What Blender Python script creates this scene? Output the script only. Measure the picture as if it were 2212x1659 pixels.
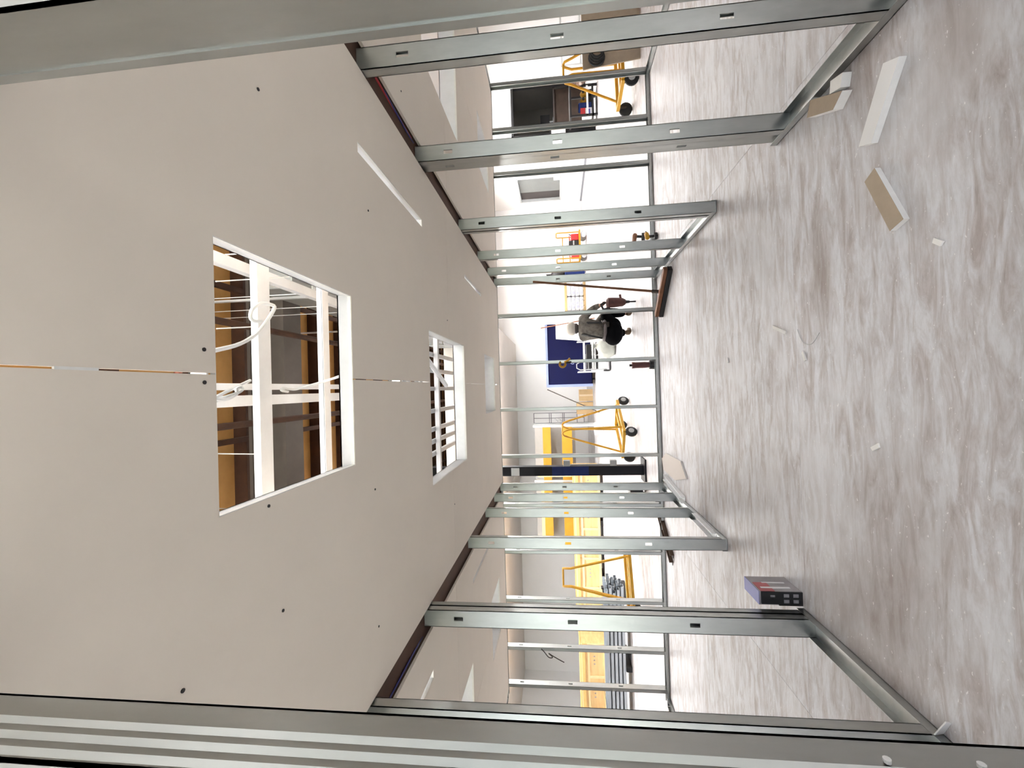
import bpy, bmesh, math, random
from mathutils import Vector, Matrix
random.seed(7)
for o in list(bpy.data.objects): bpy.data.objects.remove(o, do_unlink=True)
SC = bpy.context.scene
COL = SC.collection
S = 0.79                       # survey units -> metres
CAMH = 1.5752                  # camera height, survey units
HC = 2.525                     # drywall ceiling height

# ------------------------------------------------------------------ camera
F_PX, PITCH, ROLL, YAW = 932.575, 0.1070995, -0.0312138, 0.0101763
r0 = Vector((math.cos(YAW), -math.sin(YAW), 0))
fw = Vector((math.sin(YAW)*math.cos(PITCH), math.cos(YAW)*math.cos(PITCH), math.sin(PITCH)))
u0 = r0.cross(fw)
rr = r0*math.cos(ROLL) + u0*math.sin(ROLL)
uu = -r0*math.sin(ROLL) + u0*math.cos(ROLL)
cam = bpy.data.cameras.new('camera'); co = bpy.data.objects.new('camera', cam); COL.objects.link(co)
m3 = Matrix((-uu, rr, -fw)).transposed()          # the phone was held sideways: picture-left is up
co.matrix_world = Matrix.Translation(Vector((0, 0, CAMH))*S) @ m3.to_4x4()
cam.sensor_width = 36; cam.lens = F_PX/2212*36; cam.clip_start = 0.02; cam.clip_end = 300
SC.camera = co

# ------------------------------------------------------------------ world, light, exposure
SC.view_settings.view_transform = 'Standard'; SC.view_settings.look = 'None'
SC.view_settings.gamma = 1; SC.view_settings.use_curve_mapping = False
SC.view_settings.exposure = 1.32
CY = SC.cycles; CY.max_bounces = 5; CY.diffuse_bounces = 4; CY.glossy_bounces = 2; CY.caustics_reflective = False; CY.caustics_refractive = False; CY.use_adaptive_sampling = True; CY.adaptive_threshold = 0.06; CY.adaptive_min_samples = 16; CY.transmission_bounces = 2
W = bpy.data.worlds.new('sky'); SC.world = W; W.use_nodes = True
nt = W.node_tree; nt.nodes.clear()
sky = nt.nodes.new('ShaderNodeTexSky'); sky.sky_type = 'HOSEK_WILKIE'; sky.turbidity = 6; sky.ground_albedo = 0.4
sky.sun_direction = Vector((0.3, 0.5, 0.8)).normalized()
bg = nt.nodes.new('ShaderNodeBackground'); bg.inputs[1].default_value = 5.0
wo = nt.nodes.new('ShaderNodeOutputWorld')
hs = nt.nodes.new('ShaderNodeHueSaturation'); hs.inputs['Saturation'].default_value = 0.35
nt.links.new(sky.outputs[0], hs.inputs['Color']); nt.links.new(hs.outputs[0], bg.inputs[0]); nt.links.new(bg.outputs[0], wo.inputs[0])
sun = bpy.data.lights.new('sun', 'SUN'); sun.energy = 30; sun.angle = 0.01; so = bpy.data.objects.new('sun', sun); COL.objects.link(so)
so.rotation_euler = Vector((-0.8, -0.12, -0.75)).to_track_quat('-Z', 'Y').to_euler()      # passes along the rear facade, lights the ground outside
FILL_EMIT = 20.0                    # emission of the added fill-light diffusers

# ------------------------------------------------------------------ materials
MATS = {}
def mat(name, col, rough=0.6, metal=0.0, vary=0.0, scale=8.0, stretch=(1, 1, 1), col2=None, bump=0.0, emit=0.0, alpha=1.0, spec=None, rand=0.0):
    if name in MATS: return MATS[name]
    m = bpy.data.materials.new(name); m.use_nodes = True; MATS[name] = m
    t = m.node_tree; b = t.nodes['Principled BSDF']
    b.inputs['Roughness'].default_value = rough; b.inputs['Metallic'].default_value = metal
    b.inputs['Base Color'].default_value = (*col, 1)
    if spec is not None: b.inputs['Specular IOR Level'].default_value = spec
    if emit:
        b.inputs['Emission Color'].default_value = (*col, 1); b.inputs['Emission Strength'].default_value = emit
    if alpha < 1: b.inputs['Alpha'].default_value = alpha
    if vary or col2:
        tc = t.nodes.new('ShaderNodeTexCoord'); mp = t.nodes.new('ShaderNodeMapping'); mp.inputs['Scale'].default_value = stretch
        nz = t.nodes.new('ShaderNodeTexNoise'); nz.inputs['Scale'].default_value = scale; nz.inputs['Detail'].default_value = 6; nz.inputs['Roughness'].default_value = 0.62
        cr = t.nodes.new('ShaderNodeValToRGB'); cr.color_ramp.elements[0].position = 0.32; cr.color_ramp.elements[1].position = 0.68
        c2 = col2 if col2 else tuple(min(1, c*(1-vary)) for c in col)
        cr.color_ramp.elements[0].color = (*c2, 1); cr.color_ramp.elements[1].color = (*col, 1)
        L = t.links.new
        L(tc.outputs['Object'], mp.inputs[0]); L(mp.outputs[0], nz.inputs['Vector']); L(nz.outputs[0], cr.inputs[0])
        out = cr.outputs[0]
        if rand:
            oi = t.nodes.new('ShaderNodeObjectInfo'); hs = t.nodes.new('ShaderNodeHueSaturation'); mr = t.nodes.new('ShaderNodeMapRange')
            mr.inputs[3].default_value = 1-rand; mr.inputs[4].default_value = 1+rand
            L(oi.outputs['Random'], mr.inputs[0]); L(mr.outputs[0], hs.inputs['Value']); L(out, hs.inputs['Color']); out = hs.outputs[0]
        L(out, b.inputs['Base Color'])
        if bump:
            bp = t.nodes.new('ShaderNodeBump'); bp.inputs['Strength'].default_value = bump; bp.inputs['Distance'].default_value = 0.004
            L(nz.outputs[0], bp.inputs['Height']); L(bp.outputs[0], b.inputs['Normal'])
    return m
def floor_mat():
    m = bpy.data.materials.new('whitewashed_plywood'); m.use_nodes = True
    t = m.node_tree; b = t.nodes['Principled BSDF']; L = t.links.new
    def N(k, **kw):
        n = t.nodes.new(k)
        for a, v in kw.items(): setattr(n, a, v)
        return n
    ge = N('ShaderNodeNewGeometry'); oi = N('ShaderNodeObjectInfo')
    def noise(sc, stretch, det=6, rough=0.6, dist=0.0):
        mp = N('ShaderNodeMapping'); mp.inputs['Scale'].default_value = stretch
        nz = N('ShaderNodeTexNoise'); nz.inputs['Scale'].default_value = sc; nz.inputs['Detail'].default_value = det
        nz.inputs['Roughness'].default_value = rough; nz.inputs['Distortion'].default_value = dist
        ad = N('ShaderNodeVectorMath', operation='ADD'); L(ge.outputs['Position'], ad.inputs[0])
        cb = N('ShaderNodeCombineXYZ'); mu = N('ShaderNodeMath', operation='MULTIPLY'); mu.inputs[1].default_value = 37
        L(oi.outputs['Random'], mu.inputs[0]); L(mu.outputs[0], cb.inputs[0]); L(mu.outputs[0], cb.inputs[2]); L(cb.outputs[0], ad.inputs[1])
        L(ad.outputs[0], mp.inputs[0]); L(mp.outputs[0], nz.inputs['Vector']); return nz
    def ramp(src, p0, c0, p1, c1):
        r = N('ShaderNodeValToRGB'); r.color_ramp.elements[0].position = p0; r.color_ramp.elements[1].position = p1
        r.color_ramp.elements[0].color = (*c0, 1); r.color_ramp.elements[1].color = (*c1, 1); L(src, r.inputs[0]); return r
    def mix(kind, fac, a, c):
        x = N('ShaderNodeMix', data_type='RGBA', blend_type=kind)
        if isinstance(fac, float): x.inputs[0].default_value = fac
        else: L(fac, x.inputs[0])
        L(a, x.inputs[6])
        if isinstance(c, tuple): x.inputs[7].default_value = (*c, 1)
        else: L(c, x.inputs[7])
        return x.outputs[2]
    grain = noise(2.4, (1.5, 7.0, 1), 5, 0.66, 0.8)
    base = ramp(grain.outputs[0], 0.34, (0.41, 0.365, 0.35), 0.58, (0.63, 0.635, 0.66)).outputs[0]
    fine = noise(11.0, (1.6, 6.5, 1), 4, 0.75)
    base = mix('MULTIPLY', 0.65, base, ramp(fine.outputs[0], 0.3, (0.74, 0.71, 0.69), 0.60, (1, 1, 1)).outputs[0])
    blot = noise(1.5, (0.9, 1.4, 1), 3, 0.6, 0.4)
    base = mix('MIX', ramp(blot.outputs[0], 0.50, (0, 0, 0), 0.66, (0.55, 0.55, 0.55)).outputs[0], base, (0.66, 0.66, 0.68))
    sp = N('ShaderNodeSeparateXYZ'); L(ge.outputs['Position'], sp.inputs[0])
    edge = noise(5.0, (1.0, 2.0, 1), 3, 0.6)
    for (cx, cy, rx, ry, amt) in ((0.66,2.76,.45,.13,.62), (1.15,5.0,.75,.35,.40), (-.95,2.25,.75,.42,.48), (-1.45,2.5,.6,.40,.48), (1.32,1.85,.5,.24,.5), (1.52,2.32,.4,.25,.4)):
        def M(op, *a):
            n = N('ShaderNodeMath', operation=op)
            for i, v in enumerate(a):
                if isinstance(v, (int, float)): n.inputs[i].default_value = v
                else: L(v, n.inputs[i])
            return n.outputs[0]
        dx = M('MULTIPLY', M('SUBTRACT', sp.outputs[0], cx*S), 1/(rx*S)); dy = M('MULTIPLY', M('SUBTRACT', sp.outputs[1], cy*S), 1/(ry*S))
        d = M('SQRT', M('ADD', M('MULTIPLY', dx, dx), M('MULTIPLY', dy, dy)))
        f = M('SUBTRACT', M('ADD', M('SUBTRACT', 1.0, d), M('MULTIPLY', edge.outputs[0], 1.3)), 0.55)
        fc = N('ShaderNodeClamp'); L(M('MULTIPLY', f, amt), fc.inputs[0]); fc.inputs[2].default_value = amt
        base = mix('MIX', fc.outputs[0], base, (0.24, 0.185, 0.15))
    speck = noise(60, (1, 1.6, 1), 2, 0.5)
    base = mix('MIX', ramp(speck.outputs[0], 0.70, (0, 0, 0), 0.76, (0.8, 0.8, 0.8)).outputs[0], base, (0.82, 0.81, 0.80))
    L(base, b.inputs['Base Color'])
    rg = ramp(grain.outputs[0], 0.3, (0.5, 0.5, 0.5), 0.7, (0.36, 0.36, 0.36)); L(rg.outputs[0], b.inputs['Roughness'])
    return m
M_FLOOR = floor_mat()
GALV = mat('galvanized_steel', (0.50, 0.515, 0.50), 0.33, 1.0, 0.16, 14, (1, 1, 0.25))
GALV2 = mat('bright_galvanized', (0.86, 0.87, 0.88), 0.42, 0.35, 0.08, 10)
DRYW = mat('drywall_paper', (0.83, 0.755, 0.66), 0.88, 0, 0.04, 2.2)
GYP = mat('gypsum_core', (0.86, 0.85, 0.82), 0.9, 0, 0.08, 20)
TANP = mat('tan_paper', (0.43, 0.35, 0.26), 0.85, 0, 0.12, 12)
WHITE = mat('white_paint', (0.86, 0.86, 0.855), 0.7, 0, 0.03, 1.0)
BEIGE = mat('beige_soffit', (0.62, 0.575, 0.52), 0.8, 0, 0.08, 0.8)
PLY = mat('roof_plywood', (0.80, 0.46, 0.16), 0.8, 0, 0, 1.6, (1, 1, 1), (0.58, 0.29, 0.08))
JOIST = mat('dark_joist', (0.085, 0.035, 0.016), 0.8, 0, 0.4, 6)
BEAMM = mat('primed_steel', (0.16, 0.135, 0.115), 0.6, 0.1, 0.2, 4)
DUCT = mat('duct_grey', (0.40, 0.41, 0.40), 0.45, 0.5, 0.2, 5)
YEL = mat('yellow_paint', (0.72, 0.38, 0.02), 0.45, 0, 0.25, 9)
YEL2 = mat('bright_yellow_paint', (0.44, 0.225, 0.003), 0.6, 0, 0.15, 5)
NAVY = mat('navy_paint', (0.002, 0.003, 0.034), 0.7, 0, 0.2, 3, spec=0.15)
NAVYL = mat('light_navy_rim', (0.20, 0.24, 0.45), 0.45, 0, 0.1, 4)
DKCOL = mat('black_navy_paint', (0.010, 0.009, 0.014), 0.5, 0, 0.3, 3, spec=0.25)
BLUEB = mat('blue_paint', (0.012, 0.03, 0.15), 0.5, 0, 0.3, 6, spec=0.25)
WOOD = mat('pale_crate_plywood', (0.62, 0.43, 0.20), 0.75, 0, 0, 3.5, (0.5, 1, 3), (0.50, 0.31, 0.125))
WOOD2 = mat('crate_batten', (0.66, 0.48, 0.25), 0.75, 0, 0.14, 4, (0.4, 2, 2))
BROWNW = mat('brown_wood', (0.24, 0.095, 0.04), 0.55, 0, 0.35, 10, (1, 1, 0.2))
BLACK = mat('black_plastic', (0.014, 0.013, 0.014), 0.5, 0, 0.2, 10)
RUBBER = mat('black_rubber', (0.02, 0.02, 0.02), 0.75, 0, 0.2, 12)
GREYP = mat('grey_plastic', (0.45, 0.46, 0.46), 0.5, 0, 0.1, 8)
GREYPANEL = mat('grey_panel', (0.52, 0.49, 0.45), 0.7, 0, 0.18, 1.5)
LGREY = mat('light_grey', (0.72, 0.73, 0.74), 0.6, 0, 0.05, 3)
RED = mat('red_plastic', (0.55, 0.03, 0.035), 0.45, 0, 0.15, 8)
BAGW = mat('white_bag', (0.84, 0.84, 0.86), 0.6, 0, 0.06, 6)
INK = mat('blue_ink', (0.10, 0.12, 0.40), 0.6)
INKG = mat('grey_ink', (0.22, 0.22, 0.24), 0.6)
CABLE = mat('white_cable', (0.90, 0.90, 0.88), 0.45)
REDW = mat('red_cable', (0.40, 0.02, 0.03), 0.5)
BLUEW = mat('blue_cable', (0.03, 0.03, 0.16), 0.5)
DKMETAL = mat('dark_steel', (0.05, 0.038, 0.03), 0.5, 0.4, 0.3, 10)
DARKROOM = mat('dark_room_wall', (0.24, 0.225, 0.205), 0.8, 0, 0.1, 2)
GLASS = mat('dim_window_glass', (0.17, 0.18, 0.17), 0.15, 0, 0.1, 3)
GREEN = mat('lawn', (0.10, 0.16, 0.05), 0.9, 0, 0.4, 0.6)

# ------------------------------------------------------------------ builders
class MB:
    def __init__(s): s.v = []; s.f = []; s.m = Matrix.Identity(4)
    def add(s, vs, fs):
        n = len(s.v); s.v += [s.m @ Vector(v) for v in vs]; s.f += [tuple(i+n for i in f) for f in fs]; return s
    def box(s, a, b):
        x0, y0, z0 = (min(p, q) for p, q in zip(a, b)); x1, y1, z1 = (max(p, q) for p, q in zip(a, b))
        return s.add([(x0,y0,z0),(x1,y0,z0),(x1,y1,z0),(x0,y1,z0),(x0,y0,z1),(x1,y0,z1),(x1,y1,z1),(x0,y1,z1)],
                     [(0,3,2,1),(4,5,6,7),(0,1,5,4),(1,2,6,5),(2,3,7,6),(3,0,4,7)])
    def bar(s, p, q, w, h, up=(0,0,1)):
        p, q = Vector(p), Vector(q); d = (q-p).normalized(); up = Vector(up)
        if abs(d.dot(up)) > 0.98: up = Vector((0,1,0))
        sx = d.cross(up).normalized(); uz = sx.cross(d)
        c = [sx*(a*w/2)+uz*(b*h/2) for a, b in ((-1,-1),(1,-1),(1,1),(-1,1))]
        return s.add([p+k for k in c]+[q+k for k in c], [(0,3,2,1),(4,5,6,7),(0,1,5,4),(1,2,6,5),(2,3,7,6),(3,0,4,7)])
    def tube(s, pts, r, n=8, closed=False):
        pts = [Vector(p) for p in pts]; N = len(pts); vs = []; fs = []
        ref = None
        for i, p in enumerate(pts):
            a = pts[(i-1) % N] if (closed or i > 0) else p; b = pts[(i+1) % N] if (closed or i < N-1) else p
            d = (b-a).normalized()
            if ref is None: ref = Vector((0,0,1)) if abs(d.z) < 0.9 else Vector((1,0,0))
            sx = d.cross(ref).normalized(); uz = sx.cross(d); ref = uz
            rad = r[i] if isinstance(r, (list, tuple)) else r
            vs += [p+(sx*math.cos(2*math.pi*k/n)+uz*math.sin(2*math.pi*k/n))*rad for k in range(n)]
        for i in range(N if closed else N-1):
            j = (i+1) % N
            fs += [(i*n+k, i*n+(k+1) % n, j*n+(k+1) % n, j*n+k) for k in range(n)]
        if not closed: fs += [tuple(range(n-1,-1,-1)), tuple((N-1)*n+k for k in range(n))]
        return s.add(vs, fs)
    def disc(s, c, axis, r, w, n=16):
        c = Vector(c); a = Vector(axis).normalized()*w/2
        return s.tube([c-a, c+a], r, n)
    def wheel(s, c, axis, r, w, n=18):
        c = Vector(c); a = Vector(axis).normalized()
        return s.tube([c-a*w*.5, c-a*w*.42, c-a*w*.25, c+a*w*.25, c+a*w*.42, c+a*w*.5], [r*.55, r*.86, r, r, r*.86, r*.55], n)
    def prism(s, pts, d):
        n = len(pts); d = Vector(d)
        return s.add([Vector(p) for p in pts]+[Vector(p)+d for p in pts], [tuple(range(n-1,-1,-1)), tuple(range(n,2*n))]+[(i,(i+1)%n,(i+1)%n+n,i+n) for i in range(n)])
    def plate(s, x0, x1, y0, y1, z0, z1, holes=(), ax='xyz'):
        xs = sorted({x0, x1}|{h[k] for h in holes for k in (0,1) if x0 < h[k] < x1})
        ys = sorted({y0, y1}|{h[k] for h in holes for k in (2,3) if y0 < h[k] < y1})
        def solid(i, j):
            if i < 0 or j < 0 or i >= len(xs)-1 or j >= len(ys)-1: return False
            cx, cy = (xs[i]+xs[i+1])/2, (ys[j]+ys[j+1])/2
            return not any(h[0] < cx < h[1] and h[2] < cy < h[3] for h in holes)
        vs = {}; V = []; fs = []
        P = {'xyz': lambda a,b,c:(a,b,c), 'xzy': lambda a,b,c:(a,c,b), 'yzx': lambda a,b,c:(c,a,b)}[ax]
        def g(i, j, k):
            if (i,j,k) not in vs: vs[(i,j,k)] = len(V); V.append(P(xs[i], ys[j], (z0,z1)[k]))
            return vs[(i,j,k)]
        for i in range(len(xs)-1):
            for j in range(len(ys)-1):
                if not solid(i,j): continue
                fs.append((g(i,j,0),g(i,j+1,0),g(i+1,j+1,0),g(i+1,j,0))); fs.append((g(i,j,1),g(i+1,j,1),g(i+1,j+1,1),g(i,j+1,1)))
                if not solid(i-1,j): fs.append((g(i,j,0),g(i,j,1),g(i,j+1,1),g(i,j+1,0)))
                if not solid(i+1,j): fs.append((g(i+1,j,0),g(i+1,j+1,0),g(i+1,j+1,1),g(i+1,j,1)))
                if not solid(i,j-1): fs.append((g(i,j,0),g(i+1,j,0),g(i+1,j,1),g(i,j,1)))
                if not solid(i,j+1): fs.append((g(i,j+1,0),g(i,j+1,1),g(i+1,j+1,1),g(i+1,j+1,0)))
        return s.add(V, fs)
    def ball(s, c, r, sx=1, sy=1, sz=1, n=12, k=8):
        c = Vector(c); vs = [c+Vector((0,0,-r*sz))]; fs = []
        for i in range(1, k):
            t = math.pi*i/k-math.pi/2
            vs += [c+Vector((math.cos(t)*math.cos(2*math.pi*j/n)*r*sx, math.cos(t)*math.sin(2*math.pi*j/n)*r*sy, math.sin(t)*r*sz)) for j in range(n)]
        vs.append(c+Vector((0,0,r*sz)))
        fs += [(0, 1+(j+1)%n, 1+j) for j in range(n)]
        for i in range(k-2): fs += [(1+i*n+j, 1+i*n+(j+1)%n, 1+(i+1)*n+(j+1)%n, 1+(i+1)*n+j) for j in range(n)]
        e = len(vs)-1; fs += [(e, 1+(k-2)*n+j, 1+(k-2)*n+(j+1)%n) for j in range(n)]
        return s.add(vs, fs)
    def build(s, name, material, parent=None, smooth=False, bevel=0.0, loc=None):
        base = Vector(LOC.get(parent.name, (0,0,0))) if parent else Vector(loc or (0,0,0))
        me = bpy.data.meshes.new(name)
        me.from_pydata([(v-base)*S for v in s.v], [], s.f); me.update()
        bm = bmesh.new(); bm.from_mesh(me); bmesh.ops.recalc_face_normals(bm, faces=bm.faces); bm.to_mesh(me); bm.free()
        me.materials.append(material)
        if smooth:
            for pl in me.polygons: pl.use_smooth = True
            try: me.set_sharp_from_angle(angle=math.radians(40))
            except Exception: pass
        o = bpy.data.objects.new(name, me); COL.objects.link(o)
        if parent: o.parent = parent
        o.location = (0,0,0) if parent else base*S
        LOC[o.name] = tuple(base)
        if bevel:
            b = o.modifiers.new('bevel', 'BEVEL'); b.width = bevel*S; b.segments = 2; b.limit_method = 'ANGLE'
        return o
LOC = {}
def tag(o, label, cat, group=None, kind=None):
    o['label'] = label; o['category'] = cat
    if group: o['group'] = group
    if kind: o['kind'] = kind
    return o
def thing(name, loc, label, cat, group=None, kind=None):
    o = bpy.data.objects.new(name, None); COL.objects.link(o); o.location = Vector(loc)*S; o.empty_display_size = 0.1
    LOC[o.name] = tuple(loc); return tag(o, label, cat, group, kind)
def rz(c, a): return Matrix.Translation(Vector(c)) @ Matrix.Rotation(a, 4, 'Z')
def arc(c, r, a0, a1, n, u=(1,0,0), v=(0,0,1)):
    c, u, v = Vector(c), Vector(u), Vector(v)
    return [c+u*(r*math.cos(a0+(a1-a0)*i/n))+v*(r*math.sin(a0+(a1-a0)*i/n)) for i in range(n+1)]

# ------------------------------------------------------------------ floor of plywood sheets
floor = thing('floor', (0,0,0), 'whitewashed plywood floor with dusty streaks running through the whole hall', 'floor', kind='structure')
MB().box((-16,-6.2,-0.12), (18,26,-0.022)).build('subfloor', mat('subfloor_board', (0.30,0.26,0.23), 0.9), floor)
SY, SX, G = 2.03, 4.06, 0.0012
row = 0
y = 3.05-4*SY
while y < 25.5:
    x = -18.44
    while x < 18:
        a, b = max(x, -16), min(x+SX, 18)
        if b-a > 0.05:
            MB().box((a+G, y+G, -0.022), (b-G, min(y+SY, 26)-G, 0)).build('plywood_sheet', M_FLOOR, floor)
        x += SX
    y += SY; row += 1

# ------------------------------------------------------------------ warehouse shell
def st(name, mb, m, label, cat='wall'): return tag(mb.build(name, m), label, cat, kind='structure')
RZ = 5.6
st('wall_far', MB().box((-16,24.6,0), (10.35,24.8,RZ+.3)), WHITE, 'white far wall of the hall behind the crates and the navy container')
st('wall_side', MB().plate(19.15, 24.6, 0, RZ+.3, 10.25, 10.45, [(21.04,23.78,1.12,3.36)], 'yzx'), WHITE, 'white side wall with the dim window in it')
st('wall_right_end', MB().plate(10.25, 18, 0, RZ+.3, 19.0, 19.2, [(11.1,13.4,-1,3.25)], 'xzy'), WHITE, 'white wall with the wide dark doorway in it')
st('wall_left_end', MB().box((-16.2,-6.2,0), (-16,24.8,RZ+.3)), WHITE, 'white left end wall of the hall')
st('wall_right_side', MB().box((18,-6.2,0), (18.2,19.2,RZ+.3)), WHITE, 'white right end wall of the hall')
RW = ((-10.4,-5.2),(-4.6,.6),(1.2,6.4))
st('wall_rear', MB().plate(-16, 18, 0, RZ+.3, -6.2, -6.0, [(a,b,.15,3.5) for a, b in RW], 'xzy'), WHITE, 'rear wall with three big windows behind the viewer')
for i, (a, b) in enumerate(RW):
    w = thing('window_%d' % (i+2), (a,-6.1,.15), ('left','middle','right')[i]+' one of the three big rear windows', 'window', kind='structure')
    m = MB()
    for q in (a, (a+b)/2-.04, b-.08): m.box((q,-6.16,.15),(q+.08,-6.04,3.5))
    for q in (.15, 3.42): m.box((a,-6.16,q),(b,-6.04,q+.08))
    m.build('window_frame', GREYP, w)
st('bounce_apron', MB().box((-40,-16,-0.3),(40,-6.3,-0.05)), mat('bounce_concrete', (0.58,0.57,0.54), 0.9, 0, 0.1, 1), 'pale concrete apron added outside the rear windows to bounce light', 'ground')  # unseen pale ground, added to bounce sunlight up onto the ceiling
st('lawn', MB().box((-60,-70,-0.4),(60,-16,-0.1)), GREEN, 'green lawn outside beyond the added concrete apron', 'ground')
# roof: plywood deck on dark joists, steel beam
st('ceiling_roof_deck', MB().box((-16.2,-6.2,RZ), (18.2,24.8,RZ+.1)), PLY, 'brown plywood roof deck seen through the ceiling openings', 'roof')
roofing = thing('trim_roof_joists', (0,0,RZ-.32), 'dark brown roof joists under the plywood deck', 'joist', kind='structure')
y = -5.7
while y < 24:
    MB().box((-16,y,RZ-.17),(18,y+.10,RZ)).build('joist', JOIST, roofing); y += 0.82
for xx in (-4.1,-2.35,-0.55,1.25,3.05,4.8):
    MB().box((xx,-6,RZ-.24),(xx+.06,24.6,RZ-.17)).build('bridging', JOIST, roofing)
bm_ = thing('steel_beam', (0,4.9,4.75), 'grey-brown steel beam crossing under the plywood roof deck', 'beam', kind='structure')
MB().box((-16,4.68,4.72),(18,5.02,4.76)).build('bottom_flange', BEAMM, bm_)
MB().box((-16,4.82,4.76),(18,4.88,5.14)).build('web', BEAMM, bm_)
MB().box((-16,4.68,5.14),(18,5.02,5.18)).build('top_flange', BEAMM, bm_)
t = thing('air_duct', (1.3,6.5,3.9), 'galvanized rectangular air duct above the right part of the first ceiling opening', 'duct')
MB().box((0.95,3.6,3.9),(1.7,9.5,4.3)).build('duct_body', DUCT, t, bevel=.01)
for yy in (3.9,6.2,8.6):
    MB().box((.93,yy,3.88),(1.72,yy+.04,3.9)).box((.93,yy,3.88),(.95,yy+.04,RZ)).box((1.70,yy,3.88),(1.72,yy+.04,RZ)).build('hanger_strap', GALV2, t)
tag(MB().box((-1.75,1.0,4.05),(-1.3,8.1,4.35)).build('cable_tray', mat('tray_grey',(0.42,0.41,0.38),0.6,0.2,0.25,6)), 'dusty grey cable tray above the left part of the first ceiling opening', 'tray')
for i, (xx, zz, lab) in enumerate(((0.62,4.3,'thin dark sprinkler pipe nearer the air duct, above the ceiling'),(-0.25,4.4,'thin dark sprinkler pipe nearer the cable tray, above the ceiling'))):
    tag(MB().tube([(xx,0.5,zz),(xx,12,zz)], .03, 8).build('sprinkler_pipe', JOIST, smooth=True), lab, 'pipe')
tag(MB().tube([(-1.2,3.05,4.5),(3,3.05,4.5)], .025, 8).build('red_pipe', mat('red_primer',(0.25,0.06,0.03),0.6), smooth=True), 'rusty red pipe crossing above the first ceiling opening', 'pipe')
# low soffit over the left half of the far hall
st('ceiling_soffit', MB().box((-16,9.6,3.95),(2.5,24.6,4.15)), BEIGE, 'beige lower ceiling over the left half of the far hall', 'ceiling')
st('ceiling_beam_casing', MB().box((-4.9,17.2,3.78),(-4.5,24.6,3.95)), BEIGE, 'beige boxed casing running along the underside of the far lower ceiling', 'ceiling')

st('ceiling_rear', MB().box((-16,-6.0,4.1),(18,-.1,4.2)), WHITE, 'white ceiling over the area behind the viewer', 'ceiling')
# linear fill lights, added overhead out of view to light the scene
def fill_lamp(x0, x1, y, z, top, lab, e=1.0):
    t = thing('added_fill_light', ((x0+x1)/2,y,z), lab, 'fill_lamp', 'added linear fill lights')
    MB().box((x0,y-.2,z+.03),(x1,y+.2,z+.10)).build('housing', LGREY, t)
    MB().box((x0+.03,y-.17,z),(x1-.03,y+.17,z+.03)).build('diffuser', mat('fill_diffuser%g' % e, (1.0,0.99,0.98), 0.5, emit=FILL_EMIT*e), t)
    if top > z+.12:
        for q in (.15, .85):
            xx = x0+(x1-x0)*q; MB().tube([(xx,y,z+.10),(xx,y,top)], .012, 6).build('hanger_rod', GREYP, t)
RJ = RZ
fill_lamp(-13, 2.2, 12.2, 3.84, 3.94, 'added linear fill light on the beige lower ceiling, nearer row', .72)
fill_lamp(-13, 2.2, 15.9, 3.84, 3.94, 'added linear fill light on the beige lower ceiling, farther row', 1.35)
fill_lamp(3, 14, 13.4, 4.6, RJ, 'added linear fill light over the right half of the hall, nearest row', .72)
fill_lamp(3, 14, 16.8, 4.6, RJ, 'added linear fill light over the right half of the hall, middle row', 1.35)
fill_lamp(3, 9.6, 21.2, 4.6, RJ, 'added linear fill light over the right half of the hall, farthest row', 1.3)
fill_lamp(-11, 10, 8.9, 5.0, RJ, 'added linear fill light hung just beyond the front partition', .5)  # added so bounce from the hall floor reaches the far ceiling
fill_lamp(-3.5, 3.5, -1.6, 3.98, 4.09, 'added linear fill light on the white ceiling behind the viewer', .055)  # added for white reflections on the near jambs
fill_lamp(-6, 6, .6, 4.9, RJ, 'added linear fill light above the drywall ceilings', .8)  # added to brighten the loft framing and the films from above

# ------------------------------------------------------------------ drywall ceilings
H1 = (-0.335,0.455,1.11,1.92); H2 = (-0.71,0.455,3.135,4.34); H3 = (-0.325,0.46,5.56,6.42)
SL1 = (1.19,1.245,2.03,3.04); SL2 = (1.18,1.225,4.47,5.46)
LSL1 = (-2.03,-1.985,4.45,5.5); LH1 = (-3.54,-2.76,5.56,6.3); LH2 = (-3.6,-2.78,3.3,4.35); LSL2 = (-2.05,-1.99,2.0,3.02)
RH1 = (2.53,3.72,3.15,4.32); RH2 = (2.92,3.66,5.54,6.38)
Z0, Z1 = HC, HC+.018
YC0, YC1 = 0.58, 6.96
def ceil(name, lab, panels, holes):
    t = thing(name, ((panels[0][0]+panels[0][1])/2, 3, HC), lab, 'ceiling', kind='structure')
    for (a,b,c,d) in panels:
        hs = [h for h in holes if h[0] < b and h[1] > a and h[2] < d and h[3] > c]
        MB().plate(a, b, c, d, Z0, Z1, hs).build('drywall_panel', DRYW, t)
    return t
HM = [H1,H2,H3,SL1,SL2]
cm = ceil('ceiling', 'bare drywall ceiling over the middle room with three square openings', [(-1.51,.063,YC0,3.74),(-1.51,.063,3.743,YC1),(.068,1.64,YC0,3.74),(.068,1.64,3.744,YC1)], HM)
cl = ceil('ceiling_left_room', 'bare drywall ceiling over the room left of the middle one', [(-3.25,-1.70,YC0,3.74),(-3.25,-1.70,3.744,YC1),(-4.85,-3.254,YC0,3.74),(-4.85,-3.254,3.744,YC1)], [LSL1,LH1,LH2,LSL2])
cr_ = ceil('ceiling_right_room', 'bare drywall ceiling over the room right of the middle one', [(1.80,3.28,YC0,3.80),(1.80,3.28,3.804,YC1),(3.284,4.85,YC0,3.80),(3.284,4.85,3.804,YC1)], [RH1,RH2])
def pix_ceiling(px, py):
    d = fw*F_PX + uu*(1106-px) + rr*(829.5-py); t = (HC-CAMH)/d.z; return d.x*t, d.y*t
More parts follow.
